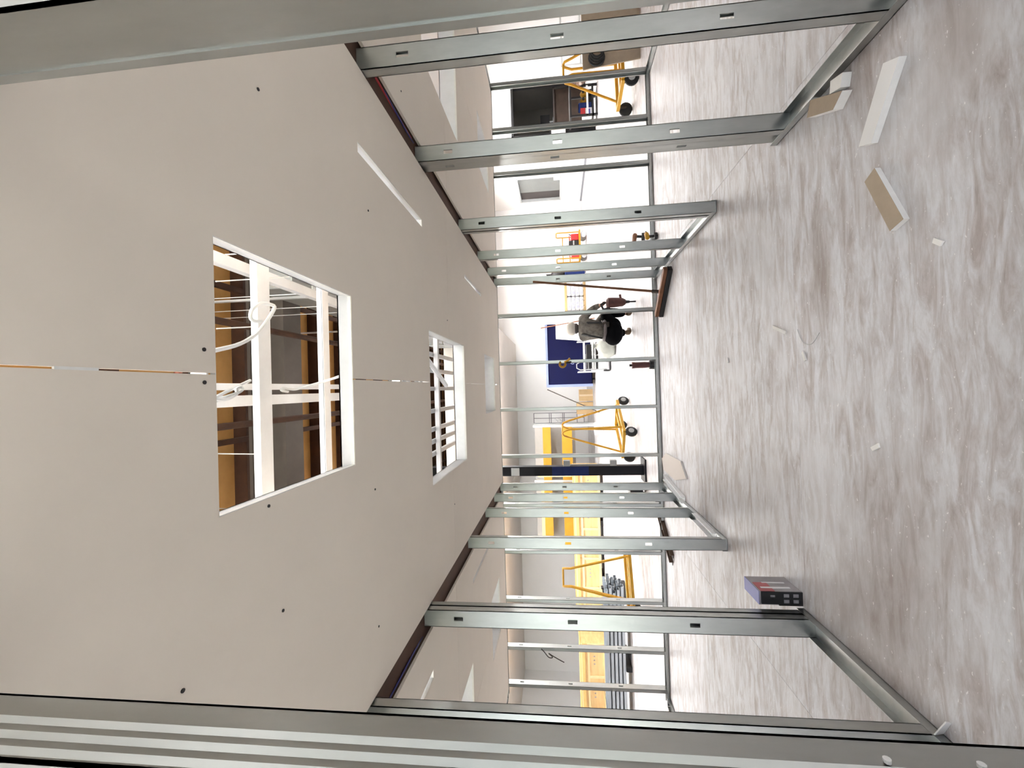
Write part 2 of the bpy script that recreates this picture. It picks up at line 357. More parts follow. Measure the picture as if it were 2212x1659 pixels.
for q in ((557,193),(440,755),(795,455),(580,1093),(611,1319),(818,1353),(394,1492),(810,1057),(982,1089),(441,826),(866,197),(966,692)):
    x, y = pix_ceiling(*q)
    MB().disc((x,y,HC-.001), (0,0,1), .0055, .004, 8).build('drywall_screw', BLACK, cm)
# little torn joints showing white gypsum along the middle seam
for (y0, y1, w) in ((.72,.80,.006),(2.55,2.62,.010),(2.80,2.86,.007),(2.90,2.95,.006),(6.62,6.75,.008)):
    MB().box((.0655-w/2,y0,HC-.0012),(.0655+w/2,y1,HC+.004)).build('torn_joint', GYP, cm)

# ------------------------------------------------------------------ framing above each ceiling opening
def opening(lab, h, hi=.10, extra=None, mtl=GALV2, par=True):
    x0,x1,y0,y1 = h
    t = thing('opening_frame', ((x0+x1)/2,(y0+y1)/2,Z1), lab, 'frame', 'metal frames of the ceiling openings')
    tk = .006
    for a, b in (((x0-.012,y0-.012,Z1),(x0-.012+tk,y1+.012,Z1+hi)), ((x1+.012-tk,y0-.012,Z1),(x1+.012,y1+.012,Z1+hi)),
                 ((x0-.012,y0-.012,Z1),(x1+.012,y0-.012+tk,Z1+hi)), ((x0-.012,y1+.012-tk,Z1),(x1+.012,y1+.012,Z1+hi))):
        m = MB().box(a, b)
        m.box((a[0]-(.03 if a[0] < (x0+x1)/2 and b[0]-a[0] < .02 else 0), a[1], Z1+hi-tk), (b[0]+(.03 if a[0] > (x0+x1)/2 and b[0]-a[0] < .02 else 0), b[1], Z1+hi))
        m.build('track', mtl, t)
    # cut gypsum edge of the drywall
    e = .003
    MB().box((x0,y0,Z0+.002),(x0+e,y1,Z1-.001)).build('cut_edge', GYP, t); MB().box((x1-e,y0,Z0+.002),(x1,y1,Z1-.001)).build('cut_edge', GYP, t)
    MB().box((x0,y0,Z0+.002),(x1,y0+e,Z1-.001)).build('cut_edge', GYP, t); MB().box((x0,y1-e,Z0+.002),(x1,y1,Z1-.001)).build('cut_edge', GYP, t)
    return t
t1 = opening('bright metal frame of the nearest, largest looking square ceiling opening', H1, .055)
opening('bright metal frame of the second ceiling opening, the one crowded with cross bars', H2, .10)
opening('bright metal frame of the farthest ceiling opening in the middle room', H3, .16)
opening('metal frame of the narrow slot in the ceiling nearer the viewer, beside the right partition', SL1, .05)
opening('metal frame of the farther narrow slot in the ceiling beside the right partition', SL2, .05)
opening('metal frame of the narrow ceiling slot in the left room between two studs', LSL1, .05)
opening('metal frame of the farther square opening in the left room ceiling', LH1, .16)
opening('metal frame of the nearer square opening in the left room ceiling', LH2, .16)
opening('metal frame of the nearer narrow slot in the left room ceiling', LSL2, .05)
opening('metal frame of the large opening in the right room ceiling', RH1, .16)
opening('metal frame of the small far opening in the right room ceiling', RH2, .16)
# translucent plastic film laid over some openings, lit from the loft above
FILM = bpy.data.materials.new('translucent_film'); FILM.use_nodes = True
_t = FILM.node_tree; _t.nodes.clear(); _o = _t.nodes.new('ShaderNodeOutputMaterial'); _m = _t.nodes.new('ShaderNodeMixShader'); _a = _t.nodes.new('ShaderNodeBsdfTranslucent'); _b = _t.nodes.new('ShaderNodeBsdfDiffuse')
_a.inputs[0].default_value = (.93,.93,.93,1); _b.inputs[0].default_value = (.9,.9,.9,1); _m.inputs[0].default_value = .35
_t.links.new(_a.outputs[0], _m.inputs[1]); _t.links.new(_b.outputs[0], _m.inputs[2]); _t.links.new(_m.outputs[0], _o.inputs[0])
for h, lab in ((RH1,'white plastic film over the large opening in the right room ceiling'),(RH2,'white plastic film over the small far opening of the right room ceiling'),(LH1,'white plastic film over the farther opening of the left room ceiling'),(LH2,'white plastic film over the nearer opening of the left room ceiling'),(H3,'white plastic film over the farthest opening of the middle room ceiling')):
    x0, x1, y0, y1 = h; z = Z1+.162; n = 12; V = []; Fc = []
    for i in range(n+1):
        for j in range(n+1):
            x = x0-.02+(x1-x0+.04)*i/n; y = y0-.02+(y1-y0+.04)*j/n
            e = 0 if i in (0,n) or j in (0,n) else 1
            V.append((x, y, z+e*(.018*math.sin(3.1*x+5*y)**2+.014*abs(math.sin(7*x-4*y)))))
    for i in range(n):
        for j in range(n): Fc.append((i*(n+1)+j,(i+1)*(n+1)+j,(i+1)*(n+1)+j+1,i*(n+1)+j+1))
    tag(MB().add(V, Fc).build('plastic_film', FILM, smooth=True, loc=((x0+x1)/2,(y0+y1)/2,z)), lab, 'film', 'plastic films over the ceiling openings')
# carrying channels and furring above the ceiling
def channel(name, p, q, w, h, lab, mtl=GALV2):
    d = (Vector(q)-Vector(p)).normalized(); sx = d.cross(Vector((0,0,1))).normalized()
    t = thing(name, p, lab, 'channel', 'channels above the ceiling')
    MB().bar(p, q, w, .006).build('web', mtl, t)
    for s in (-1,1):
        o = sx*(s*(w/2-.003))+Vector((0,0,h/2))
        MB().bar(Vector(p)+o, Vector(q)+o, .006, h).build('flange', mtl, t)
    if name == 'carrying_channel':
        for f in (.1,.75):
            c = Vector(p).lerp(Vector(q), f); MB().tube([c, (c.x,c.y,RZ)], .004, 5).build('hanger_wire', GALV2, t)
channel('carrying_channel', (-1.48,1.775,2.86),(1.6,1.775,2.86), .08,.03,'wide bright channel crossing the nearest ceiling opening')
channel('carrying_channel', (-1.48,2.32,2.88),(1.6,2.32,2.88), .065,.03,'second bright channel crossing the nearest ceiling opening, closer to its far edge')
channel('furring_channel', (-.02,1.0,3.02),(-.02,3.1,3.02), .05,.04,'pair of bright rails running lengthwise above the first opening, left rail')
channel('furring_channel', (.045,1.0,3.02),(.045,3.1,3.02), .03,.03,'pair of bright rails running lengthwise above the first opening, right rail')
channel('furring_channel', (.62,.9,3.06),(.62,3.1,3.06), .05,.04,'bright rail running lengthwise near the right edge of the first opening')
channel('carrying_channel', (-1.48,3.34,2.76),(1.6,3.34,2.76), .05,.04,'nearest bright cross bar above the second ceiling opening')
channel('carrying_channel', (-1.48,3.86,2.76),(1.6,3.86,2.76), .05,.04,'middle bright cross bar above the second ceiling opening')
channel('carrying_channel', (-1.48,4.20,2.76),(1.6,4.20,2.76), .05,.04,'farther bright cross bar above the second ceiling opening')
for i, xx in enumerate((-.62,-.5,-.38,-.2,0.02,.2,.36)):
    channel('furring_channel', (xx,2.9,2.806),(xx,5.4,2.806), .04,.03,('leftmost','second from left','third from left','middle','third from right','second from right','rightmost')[i]+' bright lengthwise rail above the second ceiling opening')
tag(MB().tube([(.38,3.2,2.66),(.05,4.25,2.70)], .022, 8).build('conduit', GALV2, smooth=True), 'bright conduit slanting across the second ceiling opening', 'conduit')
def cable(name, pts, r, m, lab, cat='cable', sub=4):
    # catmull-rom through the points
    P = [Vector(p) for p in pts]; Q = []
    for i in range(len(P)-1):
        a, b, c, d = P[max(i-1,0)], P[i], P[i+1], P[min(i+2,len(P)-1)]
        for k in range(sub):
            t = k/sub; Q.append(.5*((2*b)+(c-a)*t+(2*a-5*b+4*c-d)*t*t+(3*b-a-3*c+d)*t**3))
    Q.append(P[-1])
    return tag(MB().tube(Q, r, 8).build(name, m, smooth=True), lab, cat)
def pz(px, py, z):
    d = fw*F_PX + uu*(1106-px) + rr*(829.5-py); t = (z-CAMH)/d.z; return (d.x*t, d.y*t, z)
cable('electrical_cable', [pz(440,762,2.66), pz(468,756,2.7), pz(520,742,2.74), pz(560,715,2.76), pz(592,668,2.76), pz(585,658,2.77), pz(563,656,2.78), pz(545,668,2.78), pz(541,685,2.77), pz(548,693,2.77), pz(566,694,2.76)], .0075, CABLE, 'white cable looping down inside the nearest ceiling opening')
cable('electrical_cable', [pz(466,866,2.7), pz(480,860,2.72), pz(505,852,2.74), pz(518,846,2.74), pz(524,840,2.74), pz(519,836,2.74), pz(510,841,2.74), pz(512,850,2.74), pz(490,862,2.72), pz(472,862,2.7), pz(470,856,2.7), pz(540,822,2.84)], .006, CABLE, 'white cable with a small curl beside the lengthwise rails in the nearest opening')
cable('electrical_cable', [pz(736,812,2.62), pz(700,824,2.7), pz(650,838,2.78), pz(632,841,2.8), pz(612,838,2.8), pz(608,843,2.8), pz(622,846,2.8)], .006, CABLE, 'white cable slanting to the far edge of the nearest ceiling opening')
for i, (a, b) in enumerate((((466,608),(625,598)),((468,710),(545,706)),((468,980),(560,981)))):
    cable('hanger_wire', [pz(*a,2.9), pz(*b,2.95)], .0025, CABLE, ('white hanger wire by the right rail','middle thin hanger wire','thin hanger wire on the left side')[i]+' in the nearest ceiling opening', 'wire')
cable('red_wire', [(1.80,2.15,2.56),(1.785,2.5,2.555),(1.79,2.95,2.56)], .008, REDW, 'red wire lying in the dark gap above the right partition', 'wire')
cable('blue_wire', [(1.79,2.45,2.55),(1.775,2.8,2.552),(1.785,3.0,2.56)], .006, BLUEW, 'dark blue wire beside the red one in the gap above the right partition', 'wire')
cable('blue_wire', [(-1.69,2.3,2.555),(-1.675,2.6,2.55),(-1.69,2.9,2.56)], .006, BLUEW, 'dark blue wire in the gap above the left partition', 'wire')

# ------------------------------------------------------------------ stud partitions
T = .115; TK = .004
def stud_mesh(m, x, y, z0, z1, face, fl, w=T, holes=(.74,1.53,2.31), lip=.014, ribs=False):
    """face 'y': web lies in XZ at y, flanges run fl (signed) along Y. face 'x': web in YZ at x, flanges run fl along X. (x,y) = centre of the web."""
    hs = [(c-.014, c+.014, z-.032, z+.032) for z in holes if z0 < z < z1 for c in ((x if face == 'y' else y),)]
    sg = 1 if fl > 0 else -1
    if face == 'y':
        m.plate(x-w/2, x+w/2, z0, z1, y, y+sg*TK, hs, 'xzy')
        for s in (-1,1):
            e = x+s*w/2
            m.box((e,y,z0),(e-s*TK,y+fl,z1)); m.box((e,y+fl,z0),(e-s*lip,y+fl-sg*TK,z1))
        if ribs:
            for q in (-.25,.25): m.prism([(x+q*w-.006,y,z0),(x+q*w,y-sg*.005,z0),(x+q*w+.006,y,z0)], (0,0,z1-z0))
    else:
        m.plate(y-w/2, y+w/2, z0, z1, x, x+sg*TK, hs, 'yzx')
        for s in (-1,1):
            e = y+s*w/2
            m.box((x,e,z0),(x+fl,e-s*TK,z1)); m.box((x+fl,e,z0),(x+fl-sg*TK,e-s*lip,z1))
        if ribs:
            for q in (-.38,-.16,.06): m.prism([(x,y+q*w-.006,z0),(x-sg*.006,y+q*w,z0),(x,y+q*w+.006,z0)], (0,0,z1-z0))
    return m
ZT = 2.552
def stud(parent, *a, name='steel_stud', **k): return stud_mesh(MB(), *a, **k).build(name, GALV, parent)
def track(parent, x0, x1, y0, y1, z, axis, up=1, h=.045, name='bottom_track'):
    m = MB().box((x0,y0,z),(x1,y1,z+up*.004))
    if axis == 'y':
        m.box((x0,y0,z),(x0+.004,y1,z+up*h)); m.box((x1-.004,y0,z),(x1,y1,z+up*h))
    else:
        m.box((x0,y0,z),(x1,y0+.004,z+up*h)); m.box((x0,y1-.004,z),(x1,y1,z+up*h))
    return m.build(name, GALV, parent)
XR, XL, YF = 1.65, -1.52, 6.96
wr = thing('wall_right', (XR+T/2,4,0), 'open galvanized stud partition on the right with a doorway gap in it', 'stud wall', kind='structure')
for yy, fl in ((2.10,.06),(3.01,.06),(4.37,.06),(5.43,.05),(6.20,.05),(6.84,.05)):
    stud(wr, XR+T/2, yy, .006, ZT, 'y', fl, holes=(.74,1.53,2.31))
stud(wr, XR+.022, 3.145, .006, ZT, 'x', .05, holes=(.66,1.55,2.33))
stud(wr, XR+T/2, 4.445, .006, ZT, 'y', .05)
track(wr, XR-.002, XR+T+.002, .2, 3.2, .002, 'y'); track(wr, XR-.002, XR+T+.002, 4.36, YF, .002, 'y')
wl = thing('wall_left', (XL-T/2,4,0), 'open galvanized stud partition on the left with a doorway gap in it', 'stud wall', kind='structure')
for yy, fl in ((2.02,.06),(2.93,.06),(3.05,-.05),(4.39,.06),(5.45,.05),(6.20,.05),(6.86,.05)):
    stud(wl, XL-T/2, yy, .006, ZT, 'y', fl, holes=(.74,1.53,2.31))
track(wl, XL-T-.002, XL+.002, .2, 3.07, .002, 'y'); track(wl, XL-T-.002, XL+.002, 4.38, YF, .002, 'y')
# folded loose tongue of the track sticking up at the near left
MB().prism([(-1.515,2.02,.002),(-1.44,1.98,.002),(-1.43,1.97,.03),(-1.515,2.01,.045)], (0,.006,0)).build('bent_tab', GALV2, wl)
for w_, xc in ((wr, XR+T/2), (wl, XL-T/2)): MB().box((xc-.17,.2,ZT+.005),(xc+.17,YF+.1,ZT+.11)).build('gap_shade_strip', JOIST, w_)  # near-black strips added to stand for the deep shade above the walls
wf = thing('wall_front', (0,YF+T/2,0), 'open galvanized stud partition facing the bright hall', 'stud wall', kind='structure')
for xx, fl in ((4.98,-.05),(4.235,-.05),(3.51,-.05),(2.76,-.05),(1.70,.05),(1.183,-.05),(.406,-.05),(-.348,-.05),(-1.108,-.05),(-1.60,-.05),(-1.896,-.05),(-2.646,-.05),(-3.425,-.05),(-4.192,-.05),(-4.79,-.05)):
    stud(wf, xx+.025, YF+T/2, .006, ZT, 'x', fl)
track(wf, -5.0, 5.03, YF-.002, YF+T+.002, .002, 'x'); track(wf, -5.0, 5.03, YF-.002, YF+T+.002, ZT, 'x', -1, h=.02, name='top_track')
w5 = thing('wall_right_room', (4.95,5,0), 'stud partition at the far side of the right room', 'stud wall', kind='structure')
for yy in (2.6,3.4,4.2): stud(w5, 4.95, yy, .006, ZT, 'y', .05)
track(w5, 4.89, 5.01, .2, YF, .002, 'y'); track(w5, 4.89, 5.01, .2, YF, ZT, 'y', -1, h=.02, name='top_track')
w6 = thing('wall_left_room', (-4.95,5,0), 'stud partition at the far side of the left room', 'stud wall', kind='structure')
for yy in (3.4,4.2,5.0,5.75,6.5): stud(w6, -4.95, yy, .006, ZT, 'y', .05)
track(w6, -5.01, -4.89, .2, YF, .002, 'y'); track(w6, -5.01, -4.89, .2, YF, ZT, 'y', -1, h=.02, name='top_track')
wn = thing('wall_near', (0,.51,0), 'near stud wall whose door jambs frame the view on both sides', 'stud wall', kind='structure')
jr = stud(wn, .482, .508, .006, ZT, 'x', .055, name='door_jamb_stud', w=.104, holes=(.15,), ribs=False)
jr['label'] = 'steel jamb stud at the right of the doorway'
jl = stud(wn, -.43, .508, .006, ZT, 'x', -.055, name='door_jamb_stud', w=.104, holes=(.15,), ribs=True)
jl['label'] = 'ribbed steel jamb stud at the left of the doorway'
for z in (1.225,1.13): MB().disc((-.426,.525,z), (1,0,0), .0042, .004, 10).build('screw_head', GALV2, jl)
MB().box((.484,.546,.006),(.4795,.5605,ZT)).build('stiffening_lip', GALV, jr)
for xx in (.95,1.4,-.9,-1.35): stud(wn, xx, .508, .006, ZT, 'x', .05, w=.104)
track(wn, .482, XR, .454, .562, .002, 'x'); track(wn, XL, -.43, .454, .562, .002, 'x'); track(wn, XL, XR, .454, .562, ZT, 'x', -1, h=.02, name='top_track')
cable('twisted_wire', [(-4.17,6.93,1.98),(-4.20,6.90,1.93),(-4.27,6.88,1.86),(-4.28,6.9,1.80),(-4.22,6.9,1.86),(-4.25,6.88,1.79),(-4.31,6.88,1.68),(-4.34,6.88,1.62)], .007, DKMETAL, 'brown twisted tie wire hanging on a stud of the left room', 'wire')


# ================================================================== THINGS
# ------------------------------------------------------------------ panel carts
def panel_cart(loc, ang, lab, sc=1.0, h=1.6, wheels=True):
    t = thing('panel_cart', loc, lab, 'cart', 'yellow panel carts')
    M = rz(loc, ang) @ Matrix.Scale(sc, 4)
    def B(): m = MB(); m.m = M; return m
    b = B(); z = .27
    for v in (-.36,.36): b.bar((-.60,v,z),(.60,v,z), .07,.06)
    for u in (-.60,.60): b.bar((u,-.36,z),(u,.36,z), .06,.06)
    b.build('base_frame', YEL, t)
    B().bar((-.60,0,z-.01),(.60,0,z-.01), .08,.04).build('spine', YEL, t)
    for u0, u1 in ((-.42,-.17),(.42,.17)):
        m = B()
        m.tube([(u0,-.36,z),(u1,-.12,h-.16),(u1,-.06,h-.03),(u1,0,h),(u1,.06,h-.03),(u1,.12,h-.16),(u0,.36,z)], .023, 8)
        m.build('upright_loop', YEL, t, smooth=True)
    B().tube([(-.17,0,h),(.17,0,h)], .02, 8).build('top_handle', YEL, t, smooth=True)
    for u, v in ((-.60,-.30),(-.60,.30),(.60,-.30),(.60,.30)):
        s = 1 if v > 0 else -1
        w = B().wheel((u,v+s*.06,.125), (.25,1,0), .125, .07).build('wheel', RUBBER, t, smooth=True)
        B().wheel((u,v+s*.095,.125), (.25,1,0), .06, .03, 12).build('hub', GREYP, w, smooth=True)
        B().bar((u,v+s*.02,.12),(u,v-s*.0,z), .03,.06).build('caster_fork', DKMETAL, t)
    return t, M
panel_cart((-0.95,9.75,0), math.radians(58), 'yellow panel cart with black wheels standing right of the dark steel column', .95)
panel_cart((-3.95,9.05,0), math.radians(22), 'empty yellow panel cart standing left of the dark column, before the long crate', 1.0)
panel_cart((5.95,8.2,0), math.radians(8), 'yellow panel cart behind tan boards in the right hall', 1.0, h=1.3)
for i, lab in enumerate(('tan drywall board leaning closest to the yellow cart in the right hall','middle tan drywall board leaning on the yellow cart','front tan drywall board leaning on the yellow cart')):
    yy = 7.62-.03*i
    tag(MB().prism([(5.70-.05*i,yy,0),(8.05,yy,0),(8.05,yy+.14,.97),(5.70-.05*i,yy+.14,.97)], (0,.022,0)).build('drywall_board', TANP, loc=(6.8,yy,0)), lab, 'board', 'tan boards on the loaded cart')
t = thing('hose_coil', (5.72,7.6,.72), 'coiled black hose hanging at the end of the tan boards', 'hose')
for k in range(4): MB().tube(arc((5.70+.015*k,7.58-.03*k,.74), .13-.012*k, 0, 2*math.pi, 20)[:-1], .018, 6, closed=True).build('loop', RUBBER, t, smooth=True)

# ------------------------------------------------------------------ steel column
t = thing('steel_column', (-1.62,8.45,0), 'black-navy steel column with a blue scuffed band and conduit boxes', 'column')
MB().box((-1.71,8.36,0),(-1.53,8.54,RZ-.32)).build('shaft', DKCOL, t, bevel=.01)
MB().box((-1.84,8.24,0),(-1.40,8.66,.03)).build('base_plate', DKCOL, t)
MB().box((-1.708,8.355,1.05),(-1.532,8.36,1.75)).build('blue_band', BLUEB, t)
MB().box((-1.70,8.352,2.38),(-1.55,8.358,2.54)).build('label_plate', LGREY, t)
for z in (1.40,.52): MB().box((-1.53,8.36,z),(-1.42,8.48,z+.13)).build('junction_box', GREYP, t, bevel=.008)
MB().tube([(-1.50,8.38,.65),(-1.50,8.38,1.40)], .012, 6).build('conduit', GREYP, t, smooth=True)
t = thing('vacuum_cleaner', (-2.0,8.5,0), 'small black shop vacuum on the floor at the foot of the dark column', 'vacuum')
MB().tube([(-2.0,8.45,.06),(-2.0,8.45,.24),(-2.0,8.45,.29)], [.14,.14,.10], 14).build('tank', BLACK, t, smooth=True)
MB().tube([(-2.0,8.45,.29),(-2.0,8.45,.33)], [.11,.05], 14).build('lid', GREYP, t, smooth=True)
for a in range(4): MB().wheel((-2.0+.12*math.cos(a*1.57+.7),8.45+.12*math.sin(a*1.57+.7),.03),(1,0,0),.03,.03,10).build('caster', RUBBER, t)

# ------------------------------------------------------------------ navy container
t = thing('waste_container', (1.34,19.3,0), 'big navy blue steel container against the far white wall', 'container')
m = MB(); X0,X1,Y0,Y1,Zt = .05,2.63,18.6,20.3,2.06
m.box((X0,Y0,.12),(X1,Y0+.04,Zt)); m.box((X0,Y1-.04,.12),(X1,Y1,Zt)); m.box((X0,Y0,.12),(X0+.04,Y1,Zt)); m.box((X1-.04,Y0,.12),(X1,Y1,Zt)); m.box((X0,Y0,.12),(X1,Y1,.16))
m.build('body', NAVY, t)
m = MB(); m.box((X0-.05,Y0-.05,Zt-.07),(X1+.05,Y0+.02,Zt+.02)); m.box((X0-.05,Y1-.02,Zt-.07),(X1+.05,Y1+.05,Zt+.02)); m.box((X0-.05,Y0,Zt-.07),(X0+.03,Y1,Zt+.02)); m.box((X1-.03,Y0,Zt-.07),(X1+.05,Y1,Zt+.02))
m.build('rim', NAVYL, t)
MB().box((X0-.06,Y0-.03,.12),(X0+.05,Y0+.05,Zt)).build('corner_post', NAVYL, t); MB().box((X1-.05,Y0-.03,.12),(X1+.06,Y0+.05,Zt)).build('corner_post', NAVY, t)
for x in (X0+.25,X1-.25):
    for y in (Y0+.2,Y1-.2): MB().wheel((x,y,.07),(1,0,0),.07,.06,14).build('caster', RUBBER, t)
MB().tube(arc((1.05,Y0-.03,.95), .09, 0, 2*math.pi, 18)[:-1], .015, 6, closed=True).build('lifting_ring', NAVYL, t, smooth=True)
# things before the container
t = thing('wire_rack', (.95,13.8,0), 'white wire rack full of dark stock in front of the navy container', 'rack')
for x in (.45,1.42):
    for y in (13.55,14.05): MB().tube([(x,y,0),(x,y,.95)], .018, 6).build('post', WHITE, t)
for z in (.30,.42,.50,.74):
    m = MB(); m.tube([(.45,13.55,z),(1.42,13.55,z)], .018, 6).tube([(.45,14.05,z),(1.42,14.05,z)], .018, 6)
    for k in range(8): m.tube([(.50+.125*k,13.55,z),(.50+.125*k,14.05,z)], .007, 5)
    m.build('shelf', WHITE, t)
for i,(a,b,z0,z1,mm,lab) in enumerate(((.52,.95,.318,.405,BLACK,'black toolbox on the lowest shelf of the white rack, left one'),(.98,1.36,.318,.40,DKMETAL,'dark brown toolbox on the lowest shelf of the white rack, right one'),(.55,1.3,.525,.70,BLACK,'long black case on the upper shelf of the white rack'))):
    tt = thing('tool_case', ((a+b)/2,13.8,z0), lab, 'case', 'cases on the white rack')
    MB().box((a,13.62,z0),(b,13.98,z1-.02)).build('body', mm, tt, bevel=.01); MB().tube([((a+b)/2-.08,13.8,z1-.02),((a+b)/2-.08,13.8,z1),((a+b)/2+.08,13.8,z1),((a+b)/2+.08,13.8,z1-.02)], .007, 6).build('handle', GREYP, tt)
t = thing('hand_truck', (.62,13.2,0), 'grey hand truck with a black foot beside the white rack', 'hand truck')
MB().tube([(.50,13.3,.10),(.50,13.36,.9),(.56,13.37,1.0),(.68,13.37,1.0),(.74,13.36,.9),(.74,13.3,.10)], .016, 8).build('frame', GREYP, t, smooth=True)
MB().box((.46,13.05,.02),(.78,13.3,.035)).build('toe_plate', BLACK, t)
for x in (.46,.78): MB().wheel((x,13.36,.10),(1,0,0),.10,.05).build('wheel', RUBBER, t, smooth=True)
for z in (.35,.65): MB().tube([(.50,13.33,z),(.74,13.33,z)], .012, 6).build('crossbar', GREYP, t)
# white trash bag
t = thing('trash_bag', (1.1,12.1,0), 'translucent white trash bag slumped on the floor behind the squatting worker', 'bag')
m = MB(); n = 16; rings = []
for k, (z, r) in enumerate(((0.0,.24),(.06,.30),(.18,.32),(.32,.29),(.44,.20),(.50,.07),(.56,.04),(.60,.10))):
    rings.append([(1.1+math.cos(2*math.pi*j/n)*r*(1+.12*math.sin(3*j+k)), 12.1+math.sin(2*math.pi*j/n)*r*.9*(1+.1*math.sin(5*j+2*k)), z) for j in range(n)])
m.add([p for r in rings for p in r], [(k*n+j,k*n+(j+1)%n,(k+1)*n+(j+1)%n,(k+1)*n+j) for k in range(len(rings)-1) for j in range(n)]+[tuple(range(n-1,-1,-1))])
m.build('sack', mat('cloudy_plastic',(0.46,0.48,0.43),0.35,0,0.2,6), t, smooth=True)
MB().tube(arc((1.1,12.1,.55), .05, 0, 2*math.pi, 12, v=(0,1,0))[:-1], .012, 6, closed=True).build('tie', GREYP, t, smooth=True)
# white board and pole by the container
t = thing('foam_sheet', (2.2,18.3,0), 'white foam sheet leaning on the right end of the navy container', 'sheet')
MB().prism([(1.85,18.30,.02),(2.75,18.30,.02),(2.75,18.52,1.62),(2.05,18.52,1.62)], (0,.04,0)).build('panel', WHITE, t)
MB().prism([(1.85,18.295,.02),(1.90,18.295,.02),(2.10,18.515,1.62),(2.05,18.515,1.62)], (0,.006,0)).build('edge_tape', LGREY, t)
tag(MB().tube([(2.80,18.1,.0),(2.52,18.35,2.25)], .022, 8).build('wooden_pole', BROWNW, smooth=True), 'slim brown wooden pole leaning at the right corner of the navy container', 'pole')
tag(MB().tube([(-1.05,17.3,.0),(-.10,18.5,2.05)], .02, 8).build('wooden_pole', DKMETAL, smooth=True), 'dark thin pole slanting against the left corner of the navy container', 'pole')

# ------------------------------------------------------------------ white plan board, small machine in front
t = thing('display_board', (-1.65,23.4,0), 'tall narrow white board with framed panels against the far wall', 'board')
MB().box((-1.95,23.4,.25),(-1.38,23.5,2.97)).build('panel', WHITE, t)
m = MB()
for z in (.25,.62,1.3,1.38,2.0,2.1,2.93): m.box((-1.95,23.39,z),(-1.38,23.4,z+.035))
for x in (-1.95,-1.68,-1.41): m.box((x,23.39,.25),(x+.03,23.4,2.97))
m.build('frame_lines', INKG, t)
for x in (-1.95,-1.43): MB().box((x,23.38,0),(x+.05,23.52,.25)).build('foot', GREYP, t)
m = MB()
for i in range(6): m.box((-1.86+.06*(i%3),23.386,1.45+.07*i),(-1.80+.05*(i%3),23.39,1.475+.07*i))
m.build('printed_marks', INKG, t)
t = thing('paint_bucket', (-1.35,13.9,0), 'white plastic bucket standing behind the first panel cart', 'bucket')
MB().tube([(-1.35,13.9,0),(-1.35,13.9,.42),(-1.35,13.9,.45)], [.16,.19,.20], 16).build('pail', BAGW, t, smooth=True)
MB().tube([(-1.35,13.9,.45),(-1.35,13.9,.48)], [.20,.19], 16).build('lid', LGREY, t, smooth=True)
MB().tube(arc((-1.35,13.72,.40), .19, math.pi, 2*math.pi, 10), .006, 5).build('bail_handle', GREYP, t)

# ------------------------------------------------------------------ yellow rack with grey panels, far left
t = thing('pallet_rack', (-4.3,19.1,0), 'storage rack with bright yellow beams and grey back panels behind the crates', 'rack')
for x in (-1.70,-4.1,-6.9):
    for y in (18.95,19.75): MB().box((x-.05,y,0),(x+.05,y+.08,2.75)).build('post', GREYP, t)
for a, b in ((-4.05,-1.75),(-6.85,-4.15)):
    MB().box((a,18.92,1.98),(b,19.0,2.33)).build('yellow_beam', YEL2, t)
    MB().box((a,18.92,1.06),(b,19.0,1.50)).build('yellow_beam', YEL2, t)
    MB().box((a,19.70,.9),(b,19.74,2.72)).build('back_panel', GREYPANEL, t)
    for z in (1.06,1.98): MB().box((a,19.0,z+.1),(b,19.7,z+.14)).build('deck', GREYPANEL, t)
tag(MB().box((-6.8,19.1,2.125),(-4.3,19.5,2.30)).build('long_board', mat('slate_board',(0.30,0.36,0.42),0.6,0,0.1,5)), 'slate blue board lying highest on the yellow rack, left bay', 'board')
tag(MB().box((-6.8,18.92,2.335),(-4.3,18.99,2.47)).build('long_board', WOOD2), 'pale timber lying along the top yellow beam of the rack', 'board')
t = thing('osb_board', (-3.6,17.9,0), 'upright speckled board standing behind the short crate by the dark column', 'board')
MB().box((-3.78,18.3,.0),(-3.42,18.33,2.55)).build('sheet', mat('osb',(0.78,0.62,0.34),0.8,0,0,14,(1,1,1),(0.58,0.42,0.18)), t)
MB().box((-3.80,18.25,.0),(-3.76,18.37,.6)).build('brace', WOOD2, t)
# cardboard boxes by the rack
for i,(a,b,z,lab) in enumerate(((-.75,-1.3,.75,'tan cardboard carton standing left of the navy container'),(-.15,-.70,.62,'smaller tan carton pressed against the navy container'))):
    t = thing('carton', ((a+b)/2,20.6,0), lab, 'box', 'cartons by the container')
    MB().box((b,20.4,0),(a,21.0,z)).build('box', mat('cardboard',(0.62,0.43,0.22),0.8,0,0.12,6), t); MB().box(((a+b)/2-.04,20.395,0),((a+b)/2+.04,20.40,z)).build('tape', mat('tape',(0.70,0.55,0.35),0.4), t)

